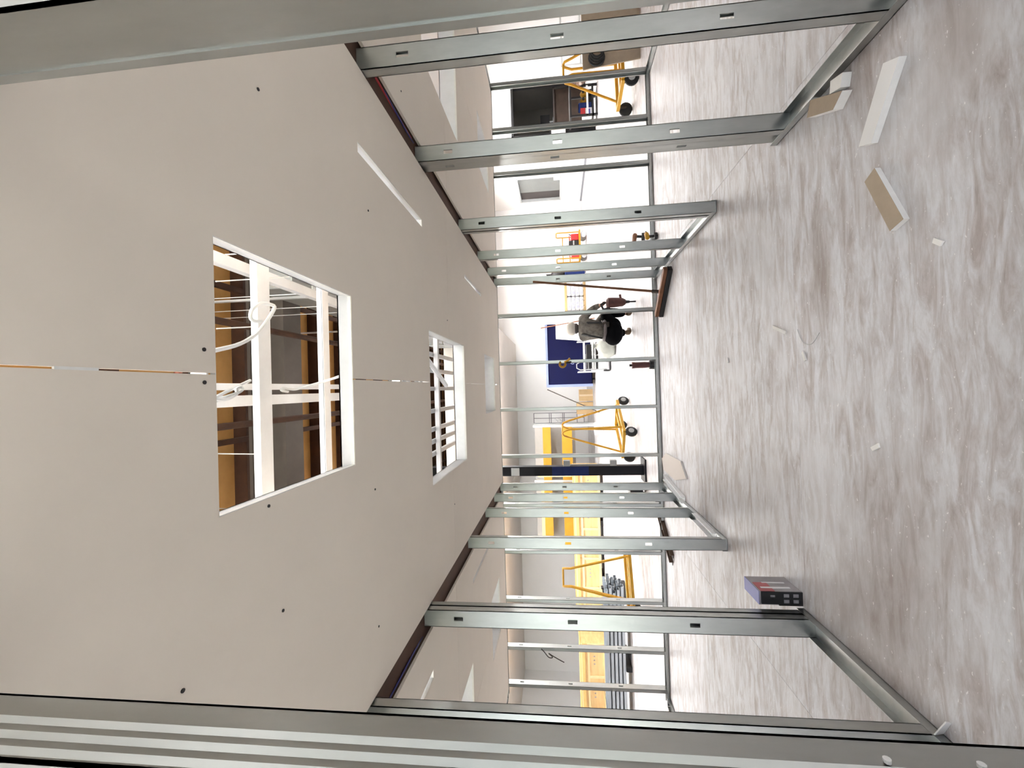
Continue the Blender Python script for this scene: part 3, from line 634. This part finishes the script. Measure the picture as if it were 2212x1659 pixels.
# ------------------------------------------------------------------ crates
def crate(x0, x1, y0, y1, z0, z1, n, lab, top=True):
    t = thing('shipping_crate', ((x0+x1)/2,(y0+y1)/2,0), lab, 'crate', 'pale plywood crates')
    w = (x1-x0)/n
    for i in range(n):
        MB().box((x0+w*i+.004,y0,z0),(x0+w*(i+1)-.004,y0+.03,z1)).build('front_panel', WOOD, t)
    MB().box((x0,y1-.03,z0),(x1,y1,z1)).build('rear_panel', WOOD, t)
    for x in (x0,x1-.03): MB().box((x,y0+.03,z0),(x+.03,y1-.03,z1)).build('end_panel', WOOD, t)
    MB().box((x0-.02,y0-.03,z1),(x1+.02,y1+.02,z1+.03)).build('lid', mat('crate_lid',(0.62,0.38,0.13),0.7,0,0.2,4), t)
    MB().box((x0-.01,y0-.045,z1-.16),(x1+.01,y0,z1-.05)).build('batten', mat('crate_lid',(0.62,0.38,0.13)), t)
    MB().box((x0-.01,y0-.03,z0),(x1+.01,y0,z0+.10)).build('batten', WOOD2, t); MB().box((x0-.01,y0-.03,z1-.05),(x1+.01,y0,z1)).build('batten', WOOD2, t)
    MB().box((x0-.01,y0-.03,z1-.32),(x1+.01,y0,z1-.24)).build('batten', WOOD2, t)
    for i in range(n+1):
        x = min(max(x0+w*i,x0+.04),x1-.04); MB().box((x-.045,y0-.035,z0+.10),(x+.045,y0,z1-.32)).build('upright_batten', WOOD2, t)
    for i in range(n*2):
        if i % 2 == 0: MB().box((x0+w*i/2+.1,y0+.05,0),(x0+w*i/2+.3,y1-.05,z0)).build('skid', BLACK, t)
    for i in range(n):
        m = MB(); cx = x0+w*(i+.5)
        for k in range(3): m.add([(cx-.14+.14*k-.03,y0-.004,z0+.42),(cx-.14+.14*k+.03,y0-.004,z0+.42),(cx-.14+.14*k,y0-.004,z0+.50)], [(0,1,2)])
        m.build('printed_arrow', INKG, t)
    return t
crate(-4.35,-3.15,16.8,17.9,.12,1.10,1,'short pale crate right next to the dark column')
crate(-9.05,-4.45,17.2,18.4,.12,1.10,4,'longest pale plywood crate behind the empty yellow cart')
crate(-13.2,-9.55,16.3,17.5,.12,1.06,3,'pale crate farthest to the left, beyond the steel bundle')

# ------------------------------------------------------------------ bundle of steel studs on dunnage
t = thing('stud_bundle', (-6.6,11.2,0), 'bundle of shiny steel studs lying on black blocks in the left hall', 'bundle')
for r_ in range(5):
    for c in range(4):
        y = 10.85+c*.20; z = .14+r_*.095
        m = MB(); a = -4.95-.04*((r_*7+c*3)%5); b = -9.0
        m.box((b,y,z),(a,y+.17,z+.006)); m.box((b,y,z),(a,y+.006,z+.07)); m.box((b,y+.164,z),(a,y+.17,z+.07))
        m.build('steel_stud', mat('blueish_galvanized',(0.62,0.67,0.72),0.35,0.75,0.15,6,(.3,1,1)), t)
for x in (-5.3,-7.0,-8.7): MB().box((x,10.8,0),(x+.12,11.75,.14)).build('dunnage_block', BLACK, t)
for x in (-5.8,-8.0):
    MB().tube([(x,10.84,.13),(x,10.84,.62),(x,11.64,.62),(x,11.64,.13)], .008, 5, closed=True).build('strap', BLACK, t)
t = thing('pipe_clamp', (-5.1,10.95,.6), 'black clamp lying on the right end of the steel bundle', 'clamp')
MB().bar((-5.25,10.98,.625),(-5.05,11.1,.625), .03,.03).build('bar', BLACK, t); MB().bar((-5.05,11.1,.64),(-5.05,10.95,.64), .03,.06).build('jaw', BLACK, t); MB().tube([(-5.22,10.99,.64),(-5.22,10.99,.74)], .012, 6).build('screw_handle', DKMETAL, t)

# ------------------------------------------------------------------ right side of the hall
# window in the side wall
w = thing('window_1', (10.3,22.4,1.12), 'dim recessed window in the white side wall', 'window', kind='structure')
m = MB()
for a in (21.04,23.70): m.box((10.25,a,1.12),(10.42,a+.08,3.36))
for z in (1.12,3.28): m.box((10.25,21.04,z),(10.42,23.78,z+.08))
m.build('window_frame', GREYP, w)
MB().box((10.405,21.1,1.18),(10.415,23.74,3.3)).build('pane', GLASS, w)
MB().box((10.40,22.9,1.2),(10.41,23.7,3.28)).build('dark_blind', mat('blind_dark',(0.06,0.052,0.05),0.8), w)
MB().box((10.30,21.15,1.2),(10.40,21.55,1.5)).build('white_box', WHITE, w)
# dark room behind the doorway
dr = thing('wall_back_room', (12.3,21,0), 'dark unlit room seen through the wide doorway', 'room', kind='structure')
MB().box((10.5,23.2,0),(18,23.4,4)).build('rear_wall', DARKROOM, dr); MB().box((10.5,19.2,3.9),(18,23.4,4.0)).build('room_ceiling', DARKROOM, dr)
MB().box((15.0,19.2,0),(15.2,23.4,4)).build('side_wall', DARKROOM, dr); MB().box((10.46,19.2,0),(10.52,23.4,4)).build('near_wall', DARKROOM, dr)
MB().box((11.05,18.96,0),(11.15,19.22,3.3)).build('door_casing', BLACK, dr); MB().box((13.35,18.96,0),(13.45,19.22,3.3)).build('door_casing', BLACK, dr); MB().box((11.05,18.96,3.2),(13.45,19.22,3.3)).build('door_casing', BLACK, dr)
fill_lamp(12, 14, 22.0, 3.75, 3.9, 'dim fill light added in the back room behind the doorway', .06)  # unseen fill added to lift the darkness behind the doorway
t = thing('reception_desk', (12.6,20.8,0), 'dark brown desk inside the unlit doorway room', 'desk')
MB().box((11.4,20.6,0),(14.2,20.68,1.35)).build('front_panel', mat('desk_front',(0.09,0.06,0.045),0.6,0,0.3,4), t); MB().box((11.3,20.5,1.35),(14.3,21.4,1.42)).build('top', mat('desk_top',(0.10,0.085,0.08),0.4), t)
MB().box((11.4,20.68,0),(11.48,21.3,1.35)).build('side_panel', BROWNW, t); MB().box((14.12,20.68,0),(14.2,21.3,1.35)).build('side_panel', BROWNW, t)
t = thing('monitor', (12.9,20.9,1.42), 'dark monitor on the desk inside the doorway room', 'monitor')
MB().box((12.5,20.9,1.60),(13.2,20.94,2.05)).build('screen', BLACK, t); MB().box((12.82,20.9,1.42),(12.88,20.94,1.62)).build('stem', GREYP, t); MB().box((12.68,20.82,1.42),(13.02,21.02,1.44)).build('base', GREYP, t)
for i,(x,lab) in enumerate(((12.30,'white roll standing on the dark desk, nearer the monitor'),(12.02,'white roll standing at the right end of the dark desk'))):
    t = thing('paper_roll', (x,20.7,1.42), lab, 'roll', 'paper rolls on the desk'); MB().disc((x,20.7,1.52),(0,0,1),.09,.2).build('paper', BAGW, t, smooth=True); MB().disc((x,20.7,1.52),(0,0,1),.03,.21,10).build('core', TANP, t)
# work table before the doorway
t = thing('work_table', (9.5,14.7,0), 'black framed work table in front of the dark doorway', 'table')
for x in (8.98,9.98):
    for y in (14.45,15.05): MB().box((x,y,0),(x+.06,y+.06,.86)).build('leg', BLACK, t)
MB().box((8.95,14.42,.86),(10.07,15.14,.92)).build('tabletop', BLACK, t); MB().box((8.98,14.45,.12),(10.04,15.1,.18)).build('lower_shelf', BLACK, t); MB().box((8.98,14.45,.30),(10.04,14.47,.36)).build('front_rail', WHITE, t)
for i,(x,lab) in enumerate(((9.86,'yellow power tool on the lower shelf, right one'),(9.62,'yellow power tool on the lower shelf, left one'))):
    t = thing('power_tool', (x,14.75,.18), lab, 'power tool', 'yellow power tools under the table')
    MB().ball((x,14.7,.42),.12,.85,1.0,1.1).build('motor_housing', YEL2, t, smooth=True); MB().box((x-.09,14.6,.18),(x+.09,14.85,.31)).build('battery', BLACK, t); MB().disc((x,14.56,.45),(0,1,0),.04,.06).build('chuck', BLACK, t)
tag(MB().box((9.32,14.55,.18),(9.5,14.85,.62)).build('blue_jug', BLUEB, bevel=.03), 'blue jug on the lower shelf of the black work table', 'jug')
t = thing('product_box', (9.18,14.7,.18), 'red and white carton on the lower shelf of the black work table', 'box')
MB().box((9.06,14.55,.18),(9.3,14.85,.5)).build('carton', BAGW, t); MB().box((9.06,14.545,.40),(9.3,14.55,.56)).build('red_stripe', RED, t); MB().box((9.10,14.545,.24),(9.26,14.55,.34)).build('blue_print', INK, t)
t = thing('jacket', (10.15,14.3,.0), 'brown work jacket slung over the right corner of the black work table', 'jacket')
m = MB(); 
for k in range(5): m.ball((10.10+.05*math.sin(k*2),14.42-.02*k,.80-.10*k), .12, 1.0+.1*(k%2), .6, .9, 10, 6)
m.build('cloth', mat('brown_cloth',(0.30,0.20,0.16),0.9,0,0.4,14), t, smooth=True); MB().ball((10.0,14.36,.55),.05,1,1,1.4).build('cuff', mat('pale_cuff',(0.6,0.52,0.46),0.9), t, smooth=True)
t = thing('white_cabinet', (9.0,15.6,0), 'small white box stacked behind the black work table', 'cabinet')
MB().box((8.9,15.3,0),(9.25,15.6,1.62)).build('stand', BLACK, t); MB().box((8.95,15.25,1.05),(9.2,15.3,1.55)).build('white_front', WHITE, t)
# pipe rail
t = thing('pipe_rail', (9.4,17.6,0), 'grey pipe hand rail before the white right wall', 'rail')
for x in (12.9,14.4,15.9): MB().tube([(x,17.4,0),(x,17.4,1.05)], .035, 8).build('post', GREYP, t, smooth=True)
for z in (.30,1.05): MB().tube([(12.9,17.4,z),(15.9,17.4,z)], .035, 8).build('rail', GREYP, t, smooth=True)
st('baseboard_side', MB().box((10.21,19.0,0),(10.25,24.0,.09)), INKG, 'dark baseboard along the white side wall', 'baseboard')
st('baseboard_right_end', MB().box((10.25,18.95,0),(11.0,19.0,.09)), INKG, 'dark baseboard beside the wide doorway', 'baseboard')
# yellow platform cart
t = thing('platform_cart', (6.8,21.3,0), 'yellow platform cart with rails and red cans near the far wall', 'cart')
MB().box((6.15,20.95,.30),(7.55,21.75,.38)).build('deck', YEL2, t)
for x in (6.2,7.45):
    MB().tube([(x,21.0,.38),(x,21.0,1.40),(x,21.06,1.46),(x,21.64,1.46),(x,21.7,1.40),(x,21.7,.38)], .03, 8).build('end_loop', YEL2, t, smooth=True)
for z in (.8,1.15): MB().tube([(6.2,21.7,z),(7.45,21.7,z)], .025, 8).build('side_rail', YEL2, t, smooth=True)
for x in (6.35,7.35):
    for y in (21.05,21.65): MB().wheel((x,y,.15),(0,1,0),.15,.08).build('wheel', GREYP, t, smooth=True)
for i,(x,lab) in enumerate(((7.28,'red fuel can on the right of the yellow platform cart'),(6.42,'red fuel can on the left of the yellow platform cart'))):
    t = thing('fuel_can', (x,21.3,.38), lab, 'can', 'red fuel cans'); MB().box((x-.15,21.15,.38),(x+.15,21.45,.75)).build('body', RED, t, bevel=.03); MB().tube([(x-.1,21.3,.75),(x-.1,21.3,.83),(x+.1,21.3,.83),(x+.1,21.3,.75)], .02, 6).build('handle', RED, t); MB().tube([(x+.12,21.3,.72),(x+.18,21.3,.85)], .02, 6).build('spout', BLACK, t)
t = thing('toolbox', (6.85,21.3,.38), 'black toolbox in the middle of the yellow platform cart', 'toolbox'); MB().box((6.62,21.1,.38),(7.08,21.5,.86)).build('body', BLACK, t, bevel=.02); MB().box((6.62,21.09,.60),(7.08,21.1,.66)).build('latch_strip', GREYP, t)
# bin with black bags
t = thing('trash_bin', (5.85,22.6,0), 'navy rolling bin with a bulging black bag by the broom', 'bin')
MB().tube([(5.85,22.6,.06),(5.85,22.6,1.05)], [.30,.36], 16).build('barrel', BLUEB, t, smooth=True); MB().tube(arc((5.85,22.6,1.05),.36,0,2*math.pi,18,v=(0,1,0))[:-1], .025, 6, closed=True).build('rim', BLUEB, t, smooth=True)
MB().ball((5.85,22.6,1.35),.36,1,1,1.2,14,8).build('black_bag', BLACK, t, smooth=True); MB().tube([(5.85,22.6,1.74),(5.86,22.6,1.85),(5.80,22.6,2.0)], [.08,.05,.12], 8).build('bag_knot', BLACK, t, smooth=True)
for a in range(4): MB().wheel((5.85+.22*math.cos(a*1.57),22.6+.22*math.sin(a*1.57),.03),(1,0,0),.03,.03,10).build('caster', RUBBER, t)
# white printed bags on a pallet
t = thing('wooden_pallet', (4.7,23.3,0), 'low wooden pallet under the printed white bags', 'pallet')
for y in (22.9,23.3,23.7): MB().box((4.0,y,0),(5.5,y+.1,.09)).build('runner', WOOD2, t)
for k in range(6): MB().box((4.0+.26*k,22.85,.09),(4.2+.26*k,23.85,.12)).build('deck_board', WOOD2, t)
NUM = ('bottom','second','third','top')
for c in range(2):
    for r_ in range(4):
        x = 4.38+.74*c; z = .12+.215*r_
        t = thing('printed_bag', (x,23.3,z), '%s white bag with blue print in the %s stack on the pallet' % (NUM[r_], ('left','right')[c]), 'bag', 'white bags with blue print')
        o = MB().box((x-.35,22.9,z),(x+.35,23.75,z+.21)).build('sack', BAGW, t, bevel=.07)
        m = MB()
        for k in range(3):
            xx = x-.22+.2*k+.03*((r_+c)%2); zz = z+.06+.02*(k%2)
            m.tube([Vector((xx+.05*math.cos(a),22.893,zz+.03+.035*math.sin(a))) for a in [i*math.pi/4 for i in range(8)]], .008, 5, closed=True)
        m.build('blue_print', INK, t)
tag(MB().box((4.0,22.95,.985),(5.5,23.7,1.10)).build('timber_slab', WOOD), 'pale timber slab lying on top of the printed bags', 'timber')

# ------------------------------------------------------------------ small things near the front partition
t = thing('push_broom', (1.25,6.4,0), 'push broom with brown handle leaning on the right corner of the partition', 'broom')
A, B = Vector((1.56,6.02,.06)), Vector((1.02,6.62,.06))
MB().bar(A+Vector((0,0,.03)), B+Vector((0,0,.03)), .07,.05).build('head', BROWNW, t)
d = (B-A).normalized()
MB().bar(A-Vector((0,0,.03)), B-Vector((0,0,.03)), .09,.06).build('bristles', BLACK, t)
MB().tube([(1.32,6.36,.11),(1.66,6.76,1.92)], .018, 8).build('handle', BROWNW, t, smooth=True)
MB().tube([(1.32,6.36,.10),(1.335,6.378,.2)], .026, 8).build('socket', DKMETAL, t, smooth=True)
def drill_tool(name, loc, ang, lab, body, sc=1.0, group=None):
    t = thing(name, loc, lab, 'power tool', group); M = rz(loc, ang) @ Matrix.Scale(sc, 4)
    def B(): m = MB(); m.m = M; return m
    B().box((-.06,-.045,0),(.06,.045,.06)).build('battery', BLACK, t, bevel=.008)
    B().tube([(0,0,.05),(-.01,0,.15)], .026, 8).build('grip', BLACK, t, smooth=True)
    B().tube([(-.07,0,.19),(-.05,0,.19),(.09,0,.19),(.12,0,.19)], [.03,.045,.042,.025], 10).build('motor_housing', body, t, smooth=True)
    B().tube([(.12,0,.19),(.17,0,.19)], [.022,.014], 8).build('chuck', DKMETAL, t, smooth=True)
    return t
drill_tool('cordless_drill', (2.58,7.72,0), 2.2, 'small dark cordless drill on the floor just beyond the front track, farther one', BROWNW, .9)
drill_tool('cordless_drill', (2.27,6.80,0), .7, 'small yellow and black cordless drill on the floor right at the front track', YEL, .8)
t = thing('grinder', (.32,7.3,0), 'dark red hand tool standing upright on its black foot at the front track', 'power tool')
MB().tube([(.32,7.3,0),(.32,7.3,.08)], [.075,.07], 12).build('foot', BLACK, t, smooth=True)
MB().tube([(.32,7.3,.08),(.32,7.3,.16),(.32,7.3,.30),(.32,7.3,.36)], [.045,.05,.05,.055], 12).build('body', mat('dark_red',(0.16,0.055,0.05),0.5,0,0.3,12), t, smooth=True)
MB().tube([(.32,7.3,.36),(.32,7.3,.40)], .02, 8).build('spindle', DKMETAL, t, smooth=True)
t = thing('yellow_clamp', (.40,6.92,1.35), 'yellow locking clamp gripping a front stud at chest height', 'clamp')
MB().tube(arc((.36,6.92,1.50),.045,.6,5.2,14), .018, 8).build('jaw', YEL2, t, smooth=True); MB().tube([(.39,6.92,1.47),(.42,6.92,1.41),(.45,6.92,1.38)], .016, 8).build('grip', YEL, t, smooth=True); MB().tube([(.38,6.92,1.46),(.39,6.92,1.36)], .014, 8).build('lever', DKMETAL, t, smooth=True)
# floor scraps
def scrap(pts, z, th, lab, face=TANP, core=GYP, name='drywall_scrap', lift=0.0):
    cx = sum(p[0] for p in pts)/len(pts); cy = sum(p[1] for p in pts)/len(pts)
    t = thing(name, (cx,cy,0), lab, 'scrap', 'drywall scraps on the floor')
    P = [(p[0],p[1],z+(p[2] if len(p) > 2 else 0)) for p in pts]
    MB().prism(P, (0,0,th)).build('core', core, t)
    MB().prism([(x,y,q+th) for x,y,q in P], (0,0,.0015)).build('paper_face', face, t)
    return t
scrap([(1.135,2.26),(1.165,2.345),(1.455,2.165),(1.415,2.07)], .0015, .03, 'long narrow white drywall strip lying nearest the viewer on the right', face=mat('white_paper',(0.80,0.80,0.79),0.8))
scrap([(.70,2.09),(.675,2.17),(.975,2.32),(1.01,2.25)], .0015, .026, 'tan faced drywall offcut lying left of the long white strip')
scrap([(1.505,2.42),(1.455,2.50),(1.56,2.74),(1.64,2.70)], .0015, .05, 'tan faced drywall piece leaning by the right bottom track')
scrap([(1.60,2.42),(1.535,2.44),(1.56,2.53),(1.625,2.52)], .0015, .045, 'small white gypsum block beside the right bottom track', face=GYP)
scrap([(-1.15,6.90),(-1.03,6.62),(-1.02,5.85),(-1.20,5.62),(-1.33,6.15),(-1.31,6.8)], .0015, .02, 'irregular pale drywall piece at the far left corner', face=mat('pale_paper',(0.66,0.60,0.55),0.85))
for i,(x,y,a,l,lab) in enumerate(((.36,3.25,1.2,.20,'thin white gypsum sliver in the middle of the floor'),(.15,2.95,.4,.07,'tiny white chip near the gypsum sliver'),(-.35,2.35,2.0,.06,'tiny white chip on the left part of the near floor'),(.55,1.95,.9,.05,'tiny white chip close to the tan offcut'),(.2,4.2,.2,.05,'tiny white chip farther down the floor'))):
    t = MB(); t.m = rz((x,y,0),a); t.prism([(-l/2,-.012,.001),(l/2,-.008,.001),(l/2*.8,.012,.001),(-l/2*.9,.01,.001)],(0,0,.008)); tag(t.build('gypsum_chip', GYP, loc=(x,y,0)), lab, 'chip', 'gypsum chips')
cable('wire_offcut', [(.28,2.78,.004),(.22,2.86,.006),(.24,2.96,.004),(.33,3.02,.004)], .0016, GREYP, 'thin curved wire offcut in the middle of the floor', 'wire')
# loose steel at the left partition
for i,(a,b,lab) in enumerate((((-2.02,7.42,.03),(-2.62,6.50,.03),'dark steel angle lying on the floor of the left room, left one'),((-1.93,7.35,.03),(-2.50,6.45,.03),'dark steel angle lying on the floor of the left room, right one'))):
    a, b = Vector(a), Vector(b); t = thing('steel_angle', tuple((a+b)/2), lab, 'angle', 'dark steel angles')
    MB().bar(a-Vector((0,0,.026)), b-Vector((0,0,.026)), .07,.006).build('flat_leg', DKMETAL, t); MB().bar(a+Vector((.03,-.02,0)), b+Vector((.03,-.02,0)), .006,.058).build('standing_leg', mat('brown_steel',(0.12,0.075,0.05),0.5,0.3,0.3,8), t)
for i,(a,b,lab) in enumerate((((-1.40,6.72,.03),(-1.50,5.75,.03),'bright track offcut lying inside the left partition, longer one'),((-1.545,5.2,.065),(-1.56,4.55,.065),'bright metal offcut lying on the left bottom track'))):
    a, b = Vector(a), Vector(b); t = thing('track_offcut', tuple((a+b)/2), lab, 'offcut', 'bright track offcuts'); sx = (b-a).cross(Vector((0,0,1))).normalized()
    MB().bar(a-Vector((0,0,.026)), b-Vector((0,0,.026)), .08,.004).build('web', GALV2, t)
    for s_ in (-1,1): MB().bar(a+sx*(.038*s_), b+sx*(.038*s_), .004,.05).build('flange', GALV2, t)
# packaged battery carton at the left jamb
t = thing('battery_carton', (-1.52,3.2,0), 'small black carton with red and blue print standing at the left doorway jamb', 'box')
BX0, BX1, BY0, BY1 = -1.565, -1.475, 3.09, 3.32
BX0 += .055; BX1 += .055
MB().box((BX0,BY0,.0),(BX1,BY1,.27)).build('body', mat('grey_card',(0.42,0.40,0.42),0.5,0,0.3,10), t)
m = MB().plate(BX0,BX1,.0,.15,BY0-.012,BY0,[(BX0+.012,BX0+.04,.02,.06),(BX0+.05,BX0+.078,.02,.06),(BX0+.012,BX0+.04,.08,.12),(BX0+.05,BX0+.078,.08,.12)],'xzy'); m.plate(BX0+.01,BX1,.15,.26,BY0-.012,BY0,[(BX0+.05,BX0+.07,.17,.205)],'xzy'); m.build('black_face', BLACK, t)
MB().box((BX1,BY0,.17),(BX1+.003,BY0+.13,.26)).build('red_print', mat('faded_red',(0.55,0.16,0.17),0.5,0,0.3,8), t)
m = MB(); m.box((BX1,BY0+.04,.05),(BX1+.004,BY0+.06,.24)); m.box((BX1,BY0+.12,.05),(BX1+.004,BY0+.135,.20)); m.build('white_stripe', BAGW, t)
MB().box((BX0,BY0,.27),(BX1,BY1,.274)).build('blue_top', mat('faded_blue',(0.22,0.24,0.55),0.5), t)

# ------------------------------------------------------------------ worker
def skin_mesh(name, nodes, edges, m, parent, root=0, lv=2):
    base = Vector(LOC[parent.name]); me = bpy.data.meshes.new(name)
    me.from_pydata([(Vector(n[0])-base)*S for n in nodes], edges, []); me.update()
    o = bpy.data.objects.new(name, me); COL.objects.link(o); o.parent = parent; LOC[o.name] = tuple(base)
    me.materials.append(m)
    sk = o.modifiers.new('skin', 'SKIN'); sk.use_smooth_shade = True
    sv = me.skin_vertices[0].data if me.skin_vertices else None
    if sv is None:
        bm = bmesh.new(); bm.from_mesh(me); bm.verts.layers.skin.verify(); bm.to_mesh(me); bm.free(); sv = me.skin_vertices[0].data
    for i, n in enumerate(nodes):
        r = n[1] if isinstance(n[1], tuple) else (n[1], n[1]); sv[i].radius = (r[0]*S, r[1]*S); sv[i].use_root = (i == root)
    ss = o.modifiers.new('sub', 'SUBSURF'); ss.levels = 1; ss.render_levels = lv
    return o
SKIN = mat('skin', (0.45,0.26,0.18), 0.6)
SHIRT = mat('grey_shirt', (0.26,0.24,0.21), 0.9, 0, 0, 9, (1,1,1), (0.05,0.043,0.036))
PANTS = mat('black_trousers', (0.004,0.004,0.005), 1.0, 0, 0.3, 9, spec=0.1)
pw = thing('person', (1.27,9.15,0), 'person in grey shirt, black trousers and white cap squatting and drilling into the floor', 'person')
hip=(1.10,9.02,.50); wst=(1.14,9.04,.68); chs=(1.20,9.10,.92); nck=(1.24,9.15,1.09); hd=(1.22,9.19,1.19); hd2=(1.22,9.20,1.28)
rs=(1.41,9.05,1.03); re=(1.60,8.98,.80); rh=(1.645,8.86,.62); ls=(1.03,9.22,1.03); le=(1.24,9.42,.80); lh=(1.585,9.0,.52)
rhp=(1.22,8.97,.46); lhp=(1.00,9.08,.46); rk=(1.53,9.16,.58); lk=(1.16,9.46,.58); ra=(1.475,9.08,.10); la=(1.10,9.24,.10)
nodes=[(hip,(.09,.08)),(wst,(.10,.08)),(chs,(.12,.09)),(nck,.05),(hd,.095),(hd2,.10), (rs,.05),(re,.042),(rh,.036), (ls,.05),(le,.042),(lh,.036), (rhp,.065),(rk,.055),(ra,.045), (lhp,.065),(lk,.055),(la,.045),
       ((1.55,9.20,.04),.04),((1.17,9.38,.04),.04)]
edges=[(0,1),(1,2),(2,3),(3,4),(4,5),(2,6),(6,7),(7,8),(2,9),(9,10),(10,11),(0,12),(12,13),(13,14),(0,15),(15,16),(16,17),(14,18),(17,19)]
# fingers curl round the tool, thumbs opposed
for base, hand, tx in ((8, rh, 1.645),(11, lh, 1.645)):
    for k in range(4):
        z = hand[2]+.03-.022*k; n = len(nodes)
        nodes += [((hand[0]+.015,hand[1]-.05,z),.014),((tx+.02-.004*k,8.78-.0*k,z-.006),.012),((tx+.03,8.745,z-.012),.010)]
        edges += [(base,n),(n,n+1),(n+1,n+2)]
    n = len(nodes); nodes += [((hand[0]-.03,hand[1]-.04,hand[2]+.03),.015),((tx-.045,8.79,hand[2]+.045),.012)]; edges += [(base,n),(n,n+1)]
skin_mesh('body', nodes, edges, SKIN, pw)
skin_mesh('shirt', [(hip,(.185,.155)),(wst,(.185,.15)),(chs,(.215,.16)),(nck,.085),(rs,.095),(re,.07),((1.635,8.90,.68),.05),(ls,.095),(le,.07),((1.52,9.08,.58),.05)], [(0,1),(1,2),(2,3),(2,4),(4,5),(5,6),(2,7),(7,8),(8,9)], SHIRT, pw)
tr = skin_mesh('trousers', [((1.11,9.02,.54),(.16,.14)),((1.27,9.03,.48),.15),(rk,.125),((1.49,9.09,.32),.10),((1.47,9.06,.15),.08),((1.03,9.17,.48),.15),(lk,.125),((1.11,9.30,.32),.10),((1.09,9.22,.15),.08)], [(0,1),(1,2),(2,3),(3,4),(0,5),(5,6),(6,7),(7,8)], PANTS, pw, lv=3)
MB().ball((1.07,9.02,.43), .235, 1.08,.95,.86, 18, 12).build('trouser_seat', PANTS, tr, smooth=True)
MB().ball((1.21,9.09,.43), .20, 1.0,.95,.9, 16, 10).build('trouser_seat', PANTS, tr, smooth=True)
BOOT = mat('brown_boot', (0.17,0.11,0.06), 0.7, 0, 0.3, 12)
for a_, toe in ((ra,(1.58,9.24,.05)),(la,(1.20,9.40,.05))):
    skin_mesh('boot', [((a_[0],a_[1],.17),.062),((a_[0]-.01,a_[1]-.015,.065),.064),((toe[0],toe[1],.052),.05)], [(0,1),(1,2)], BOOT, pw, lv=1)
CAPM = mat('white_cap', (0.74,0.70,0.62), 0.8, 0, 0.2, 10)
cp = MB().ball((1.22,9.195,1.265), .14, 1.05,1.1,.82, 16, 10).build('cap', CAPM, pw, smooth=True)
MB().prism([(1.16,9.30,1.25),(1.28,9.34,1.245),(1.36,9.27,1.245),(1.33,9.20,1.25),(1.2,9.22,1.25)], (0,0,.012)).build('visor', CAPM, cp)
MB().ball((1.215,9.165,1.175), .112, 1.0,.9,.62, 14, 8).build('hair', mat('grey_hair',(0.14,0.12,0.11),0.9,0,0.4,30), pw, smooth=True)
for s_ in (-1,1): MB().ball((1.22+s_*.105*.8,9.2-s_*.105*.6,1.19), .03, .5,.9,1.2, 8, 6).build('ear', SKIN, pw, smooth=True)
hv = Vector((.6,.8,0)); hx = Vector((.8,-.6,0)); hc = Vector((1.22,9.2,1.19))
MB().ball(hc+hv*.105, .026, .9,1.1,1.2, 8, 6).build('nose', SKIN, pw, smooth=True)
for s_ in (-1,1): MB().ball(hc+hv*.088+hx*(.04*s_)+Vector((0,0,.025)), .014, n=8, k=6).build('eye', BLACK, pw, smooth=True)
MB().box(hc+hv*.09+hx*-.03+Vector((0,0,-.055)), hc+hv*.098+hx*.03+Vector((0,0,-.045))).build('mouth', mat('lips',(0.30,0.12,0.09),0.6), pw)
for s_ in (-1,1): MB().tube([hc+Vector((s_*.14,-.09,-.14)), Vector((1.16+s_*.13,8.93,.93)), Vector((1.12+s_*.16,8.87,.66))], .022, 6).build('harness_strap', BLACK, pw, smooth=True)
MB().tube([Vector((1.13,9.03,.60))+hx*(.20*math.cos(a))+hv*(.165*math.sin(a)) for a in [i*math.pi/10 for i in range(20)]], .035, 6, closed=True).build('tool_belt', mat('belt_grey',(0.16,0.14,0.14),0.8,0,0.3,14), pw, smooth=True)
MB().box((1.18,8.84,.52),(1.28,8.91,.66)).build('belt_pouch', mat('belt_leather',(0.05,0.04,0.035),0.8), pw, bevel=.01)
# hammer drill
t = thing('hammer_drill', (1.65,8.76,0), 'dark red-brown hammer drill standing on its black bit in the worker\'s hands', 'power tool')
DR = mat('red_brown_tool', (0.10,0.028,0.02), 0.5, 0, 0.5, 14)
MB().tube([(1.65,8.76,.20),(1.65,8.76,.26),(1.65,8.76,.44),(1.65,8.76,.54),(1.65,8.76,.58)], [.05,.085,.10,.10,.06], 12).build('motor_housing', DR, t, smooth=True)
MB().tube([(1.57,8.76,.52),(1.53,8.78,.56),(1.53,8.78,.64),(1.62,8.76,.68),(1.66,8.76,.60)], .026, 8).build('rear_grip', BLACK, t, smooth=True)
MB().tube([(1.66,8.76,.28),(1.74,8.74,.30),(1.80,8.73,.31)], .024, 8).build('side_grip', DR, t, smooth=True)
MB().tube([(1.65,8.76,.20),(1.65,8.76,.12)], [.035,.025], 10).build('chuck', BLACK, t, smooth=True)
MB().tube([(1.65,8.76,.12),(1.65,8.76,.002)], .016, 8).build('bit', BLACK, t, smooth=True)
